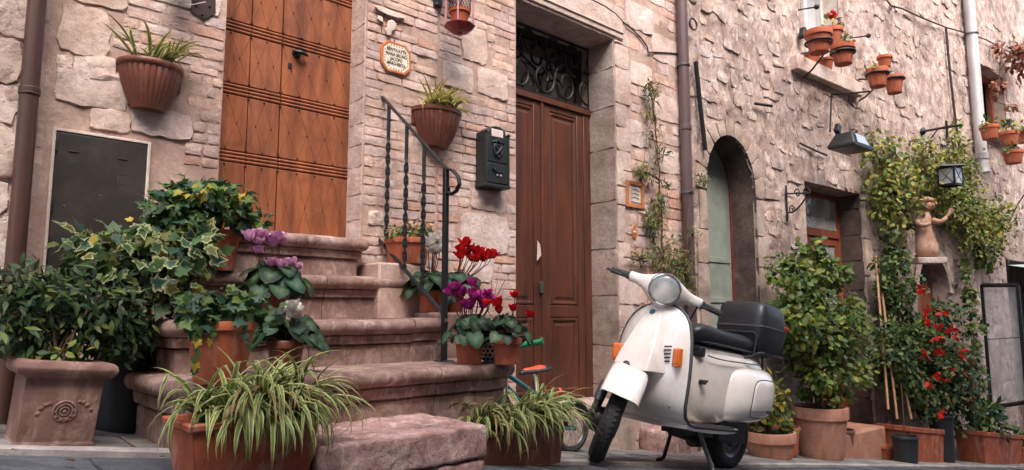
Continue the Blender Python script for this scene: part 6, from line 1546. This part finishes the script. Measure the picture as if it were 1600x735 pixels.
# ------------------------------------------------------------------ climbing plants
def climber(name, label, blobs, n, shape, s0, s1, cols, stems, seed, base, cap=60, group=None, nclump=14, fl=None, cl=.7, cat='climbing plant'):
    r = random.Random(seed); t_ = thing(name, label, cat, base, group); kx = 1.9 if name != 'wall_vine' else 1.15
    blobs = [(c, (q[0] * kx, q[1], q[2])) for c, q in blobs]
    lv, cps = clump(r, blobs, n, shape, s0, s1, cols, nclump=nclump, cl=cl, shell=.3, droop=.2)
    emit(lv, 'leaf', m_leaf, t_, cap, 'foliage', ang=180)
    b = MB()
    for st in stems:
        pts = [V(q) for q in st]; out = []
        for a, c in zip(pts[:-1], pts[1:]): out += [a.lerp(c, k / 4) + rdir(r) * .012 for k in range(4)]
        out.append(pts[-1]); b.tube(out, [.011 * (1 - .7 * i / len(out)) for i in range(len(out))], 5)
    for cp in cps:
        e = min((q for st in stems for q in st), key=lambda q: (V(q) - cp[0]).length); b.tube(bez(e, V(e).lerp(cp[0], .4) + rdir(r) * .03, V(e).lerp(cp[0], .7) + rdir(r) * .03, cp[0], 5), .004, 4)
    b.build('stems', m_bark, t_, kind='stuff')
    if fl:
        col, pts, s = fl; out = []
        for p_ in pts:
            q = MB()
            for k in range(6):
                d_ = rdir(r); q.merge(leafpoly(OVAL, p_, d_ + V((0, 0, -.3)), rdir(r), s * r.uniform(.7, 1.2), cvar(col, r, .2, .06)))
            out.append(q)
        emit(out, 'flower', m_petal, t_, 60, 'small_flowers', ang=180)
    return t_
w1 = lambda x, y, o=.06: H1.P(x, y, o)
bl = [(w1(1018, 160), (.10, .04, .14)), (w1(1008, 270), (.14, .05, .07)), (w1(1028, 330), (.12, .05, .20)), (w1(1000, 268), (.10, .04, .05)), (w1(1040, 395), (.16, .07, .12)), (w1(1072, 420, .12), (.12, .06, .18)), (w1(1000, 408), (.12, .05, .07)), (w1(1095, 275, .1), (.08, .05, .05)), (w1(1078, 370, .12), (.06, .05, .1)), (w1(1055, 445, .1), (.2, .07, .08)), (w1(1022, 205), (.05, .04, .12)), (w1(1032, 245), (.05, .04, .12)), (w1(1016, 135), (.05, .04, .08)), (w1(1040, 300), (.06, .04, .12)), (w1(1022, 360), (.08, .05, .12))]
climber('wall_vine', 'sparse climbing vine between the brown door and the mauve downpipe', bl, 1700, LANCE, .028, .055, [G_OLIVE, G_LIGHT, G_MID, sr(128, 116, 56)], [[w1(1052, 640), w1(1048, 520), w1(1036, 400), w1(1032, 320), w1(1030, 250), w1(1020, 170), w1(1012, 130)], [w1(1036, 400), w1(1000, 405), w1(975, 402)], [w1(1030, 280), w1(1000, 268), w1(975, 266)], [w1(1040, 420), w1(1072, 410, .1), w1(1078, 300, .12), w1(1100, 275, .1)]], 91, (w1(1050, 640).x, w1(1050, 640).y, GZ(w1(1050, 640).x)), 80, nclump=6, cl=1.1)
w2 = lambda x, y, o=.12: H2.P(x, y, o)
bl = [(w2(1385, 250), (.35, .16, .30)), (w2(1420, 290), (.45, .18, .32)), (w2(1455, 250), (.45, .14, .25)), (w2(1400, 330), (.35, .16, .35)), (w2(1500, 320), (.55, .2, .40)), (w2(1530, 370), (.6, .2, .35)), (w2(1475, 300), (.5, .2, .35)), (w2(1495, 225), (.2, .1, .4)), (w2(1375, 300), (.22, .15, .3)), (w2(1555, 340), (.4, .2, .3)), (w2(1500, 270), (.4, .15, .3))]
climber('climbing_rose', 'dense yellow-green climber spreading round the lantern on the rubble wall', bl, 7600, OVAL, .042, .080, [G_OLIVE, G_LIGHT, G_LIGHT, sr(140, 138, 58), sr(150, 140, 60)], [[w2(1420, 640), w2(1405, 500), w2(1395, 400), w2(1395, 300), w2(1400, 240)], [w2(1395, 380), w2(1440, 300), w2(1500, 290), w2(1550, 330)], [w2(1490, 330), w2(1495, 250), w2(1490, 180)], [w2(1500, 300), w2(1540, 370)]], 92, (w2(1420, 660).x, w2(1420, 660).y, GZ(w2(1420, 660).x)), 140, nclump=44, cl=1.15)
bl = [(w2(1392, 400, .2), (.18, .14, .45)), (w2(1410, 470, .25), (.25, .18, .5)), (w2(1395, 560, .3), (.25, .18, .45)), (w2(1425, 560, .3), (.35, .2, .5)), (w2(1378, 470, .2), (.1, .1, .4))]
climber('trellis_plant', 'tall loose green plant climbing bamboo canes from the terracotta trough', bl, 4200, OVAL, .04, .075, [G_OLIVE, G_MID, G_DARK, G_LIGHT], [[w2(1420, 655, .35), w2(1410, 560, .3), w2(1400, 450, .2), w2(1395, 380, .15)], [w2(1430, 655, .35), w2(1425, 560, .3), w2(1415, 470, .2)]], 93, w2(1427, 655, .35), 70, nclump=12)
rc_ = sr(206, 40, 36); rr_ = random.Random(94)
flp = [w2(x + rr_.uniform(-3, 3), y + rr_.uniform(-3, 3), .54) for x, y in ((1449, 487), (1473, 490), (1450, 500), (1484, 516), (1460, 525), (1497, 530), (1466, 548), (1446, 552), (1500, 550), (1497, 555), (1516, 568), (1497, 590), (1475, 598), (1460, 610), (1512, 600), (1522, 625), (1472, 645), (1522, 632), (1503, 560), (1455, 570), (1438, 452), (1441, 445), (1490, 575), (1518, 645), (1468, 505), (1480, 540), (1508, 585), (1488, 620), (1452, 595), (1500, 615), (1463, 585), (1478, 568), (1512, 622), (1490, 502))]
bl = [(w2(1470, 540, .35), (.35, .22, .50)), (w2(1490, 590, .38), (.4, .24, .45)), (w2(1465, 600, .38), (.3, .22, .45)), (w2(1500, 640, .4), (.3, .2, .3)), (w2(1480, 500, .3), (.25, .2, .3))]
climber('flowering_shrub', 'bushy shrub with scattered red flowers in the tall dark pot', bl, 4600, OVAL, .04, .075, [G_DARK, G_MID, sr(58, 74, 40), G_OLIVE], [[w2(1472, 660, .38), w2(1474, 590, .35), w2(1470, 520, .3), w2(1465, 460, .2)], [w2(1474, 650, .38), w2(1495, 590, .38), w2(1505, 530, .35)]], 95, w2(1472, 660, .38), 70, fl=(rc_, flp[::2] + flp[1:9:2], .075), cat='shrub')
bl = [(w2(1545, 400, .1), (.3, .1, .25)), (w2(1515, 440, .15), (.2, .1, .4)), (w2(1520, 520, .2), (.15, .1, .4)), (w2(1525, 600, .3), (.2, .1, .3))]
climber('climbing_plant', 'thin climber trailing down beside the glass display door', bl, 520, OVAL, .06, .10, [G_OLIVE, G_MID, G_LIGHT], [[w2(1530, 660, .3), w2(1522, 560, .2), w2(1518, 450, .12), w2(1540, 400, .1)]], 96, w2(1530, 665, .3), 50, nclump=8)
bl = [(w2(1580, 80, .2), (.35, .2, .12)), (w2(1595, 95, .25), (.3, .2, .25)), (w2(1560, 140, .1), (.15, .1, .35)), (w2(1578, 165, .15), (.15, .1, .2))]
climber('dry_creeper', 'reddish dry creeper hanging over the right window', bl, 420, OVAL, .06, .11, [sr(132, 74, 58), sr(104, 60, 50), sr(150, 96, 64)], [[w2(1610, 70, .1), w2(1580, 80, .15), w2(1562, 110, .1), w2(1558, 160, .08)]], 97, w2(1600, 80, .05), 40, nclump=10)
# ------------------------------------------------------------------ pots along the pavement on the right
def gpt(px, o):
    u, _ = H2.at(px, 690, o); p_ = H2.p(u, 0, o); p_.z = GZ(p_.x) + .024; return p_
def hpx(px, y0, y1, o): return H2.at(px, y0, o)[1] - H2.at(px, y1, o)[1]
def gpot(name, label, px, o, rt, rb, h, mat, cat='flower pot', **kw):
    c = gpt(px, o); t_ = thing(name, label, cat, c, 'pots along the foot of the rubble house'); pot_parts(t_, c, rt, rb, h, mat, **kw); return t_, c
r = random.Random(101)
t_, c = gpot('potted_shrub', 'tall bushy shrub in a large pale clay pot before the shop door', 1283, .36, .235, .17, .44, m_terra_pale, 'potted plant', rim=.10, lip=.014)
bl = [(c + V((0, .02, 1.50)), (.60, .30, .30)), (c + V((.15, -.04, 1.15)), (.66, .36, .32)), (c + V((-.2, 0, 1.15)), (.55, .34, .3)), (c + V((.05, -.05, .80)), (.55, .32, .25)), (c + V((-.05, .04, 1.78)), (.45, .22, .16)), (c + V((.45, 0, .85)), (.3, .25, .22)), (c + V((-.3, .02, 1.55)), (.3, .2, .2)), (c + V((.3, -.02, 1.6)), (.35, .2, .2))]
lv, cps = clump(r, bl + [(c + V((0, -.03, .58)), (.4, .26, .14))], 5200, OVAL, .038, .072, [G_MID, G_LIGHT, sr(132, 134, 50), G_LIGHT, G_OLIVE, sr(84, 104, 44)], nclump=16, cl=.42, wid=1.2)
emit(lv, 'leaf', m_leaf, t_, 150, 'foliage', ang=180); twigs(cps, c + V((0, 0, .42)), r, 26, .009, t_)
t_, c = gpot('potted_plant', 'low ringed clay pot of yellow-green weeds just behind the scooter', 1203, .36, .20, .16, .20, m_terra_pale, 'potted plant', rim=.08, lip=.012)
lv, cps = clump(r, [(c + V((0, 0, .42)), (.2, .16, .24)), (c + V((.08, 0, .26)), (.22, .16, .08)), (c + V((-.1, .1, .5)), (.16, .12, .2))], 420, OVAL, .045, .08, [G_OLIVE, G_LIGHT, G_YEL, G_MID], nclump=12, cl=.6); emit(lv, 'leaf', m_leaf, t_, 60, 'foliage', ang=180); twigs(cps, c + V((0, 0, .18)), r, 12, .004, t_)
gpot('clay_pot', 'plain orange clay pot between the ringed pot and the tall shrub', 1228, .26, .12, .09, .24, m_terra)
gpot('clay_pot', 'dark clay pot half hidden right of the tall shrub', 1316, .20, .12, .09, .25, m_terra_old)
gpot('clay_pot', 'tiny clay pot standing left of the long trough', 1382, .30, .09, .07, .13, m_terra)
t_, c = gpot('black_pot', 'black plastic pot with a thin stick in front of the trough', 1414, .52, .125, .10, .25, m_black_pot)
rod([c + V((0, 0, .2)), c + V((.0, 0, .75))], .006).build('stick', m_bark, t_)
t_, c = gpot('tall_pot', 'tall dark grey pot between the two terracotta troughs', 1473, .44, .125, .10, .50, m_black_pot)
def gtrough(label, px0, px1, o, ly_, pytop, pybot):
    a, c = gpt(px0, o), gpt(px1, o); m_ = (a + c) / 2; m_.z = GZ(m_.x) + .02; h = hpx((px0 + px1) / 2, pytop, pybot, o + ly_ / 2)
    t_ = thing('terracotta_trough', label, 'planter', m_, 'terracotta troughs on the pavement'); R = Matrix.Rotation(-rad(3.6), 3, 'Z') @ Matrix.Rotation(math.atan(.138), 3, 'Y')
    trough(t_, m_, (c - a).length, ly_, h, m_terra, R, .86, rimh=.05); return t_, m_, h
gtrough('long terracotta trough with bamboo canes and climbing plant', 1394, 1466, .34, .30, 654, 709)
t_, m_, h = gtrough('terracotta trough with leafy greens below the glass door', 1512, 1576, .40, .30, 664, 715)
lv, cps = clump(r, [(m_ + V((0, 0, h + .1)), (.4, .15, .16)), (m_ + V((.1, 0, h + .25)), (.25, .12, .15))], 380, LANCE, .08, .14, [G_MID, G_TEAL, G_DARK, G_LIGHT], nclump=12, cl=.7, wid=1.4); emit(lv, 'leaf', m_leaf, t_, 50, 'foliage', ang=180)
t_, c = gpot('clay_pot', 'clay pot with small plant at the right picture edge', 1588, .35, .14, .11, .22, m_terra)
lv, cps = clump(r, [(c + V((0, 0, .32)), (.2, .15, .14))], 160, OVAL, .05, .09, [G_OLIVE, G_LIGHT, G_MID], nclump=8); emit(lv, 'leaf', m_leaf, t_, 40, 'foliage', ang=180)
# block under the scooter against the wall
q0, q1 = H1.at(1000, 690, .02)[0], H1.at(1055, 690, .02)[0]
b = rockbox(q0, q1, 2.93, 3.14, GZ(q0) - .1, H1.at(1025, 668, .1)[1], .03, .008, .015, 3.0); tag(b.build('stone_block', m_block, ang=180, weld=.001), 'loose pink stone block against the wall behind the scooter', 'stone')
# bamboo canes
for k, (x0, y0, x1, y1) in enumerate(((1372, 405, 1402, 655), (1384, 460, 1424, 655), (1368, 400, 1388, 640))):
    tag(rod([H2.P(x0, y0, .15), H2.P(x1, y1, .40)], .012).build('bamboo_cane', m_cane), ('longest bamboo cane leaning over the trough', 'bamboo cane crossing behind the trough plant, shorter', 'leftmost thin bamboo cane beside the shop door stones')[k], 'cane', 'bamboo canes')
# glass display door at the far right, swung open towards the street
gd = thing('display_door', 'dark framed glass display door swung open at the right edge', 'glass door', H2.P(1540, 640, .2))
c0, c1_, c2_, c3_ = H2.P(1536, 640, .15), H2.P(1592, 632, .62), H2.P(1590, 446, .62), H2.P(1534, 446, .15)
c0 = V((c3_.x, c3_.y, c0.z)); c1_ = V((c2_.x, c2_.y, c1_.z))
b = MB()
for a, c in ((c0, c1_), (c1_, c2_), (c2_, c3_), (c3_, c0)): b.tube([a, c], .028, 4)
b.build('frame', m_iron, gd, smooth=False)
MB().add([c0, c1_, c2_, c3_] + [q - V((0, -.008, 0)) for q in (c0, c1_, c2_, c3_)], [(0, 1, 2, 3), (7, 6, 5, 4)]).build('pane', m_glass, gd, smooth=False)
b = MB(); b.tube([c0.lerp(c3_, .55), c1_.lerp(c2_, .55)], .006, 4); b.build('glazing_bar', m_iron, gd)

# ------------------------------------------------------------------ fallen leaves and grit on the pavement
r = random.Random(201); b = MB()
for k in range(130):
    fr, u = (G1, r.uniform(.2, 4.7)) if r.random() < .6 else (G2, r.uniform(0, 7)); o = r.uniform(.05, 1.25)
    p_ = fr.p(u, o, .030); b.merge(leafpoly(OVAL, p_, V((r.uniform(-1, 1), r.uniform(-1, 1), r.uniform(-.05, .15))), V((r.uniform(-.3, .3), r.uniform(-.3, .3), 1)), r.uniform(.012, .035), cvar(r.choice([sr(120, 84, 52), sr(96, 70, 46), G_OLIVE, sr(146, 110, 60)]), r)))
tag(b.build('fallen_leaves', m_leaf, ang=180), 'scattered small fallen leaves on the paving along the house fronts', 'leaves', kind='stuff')
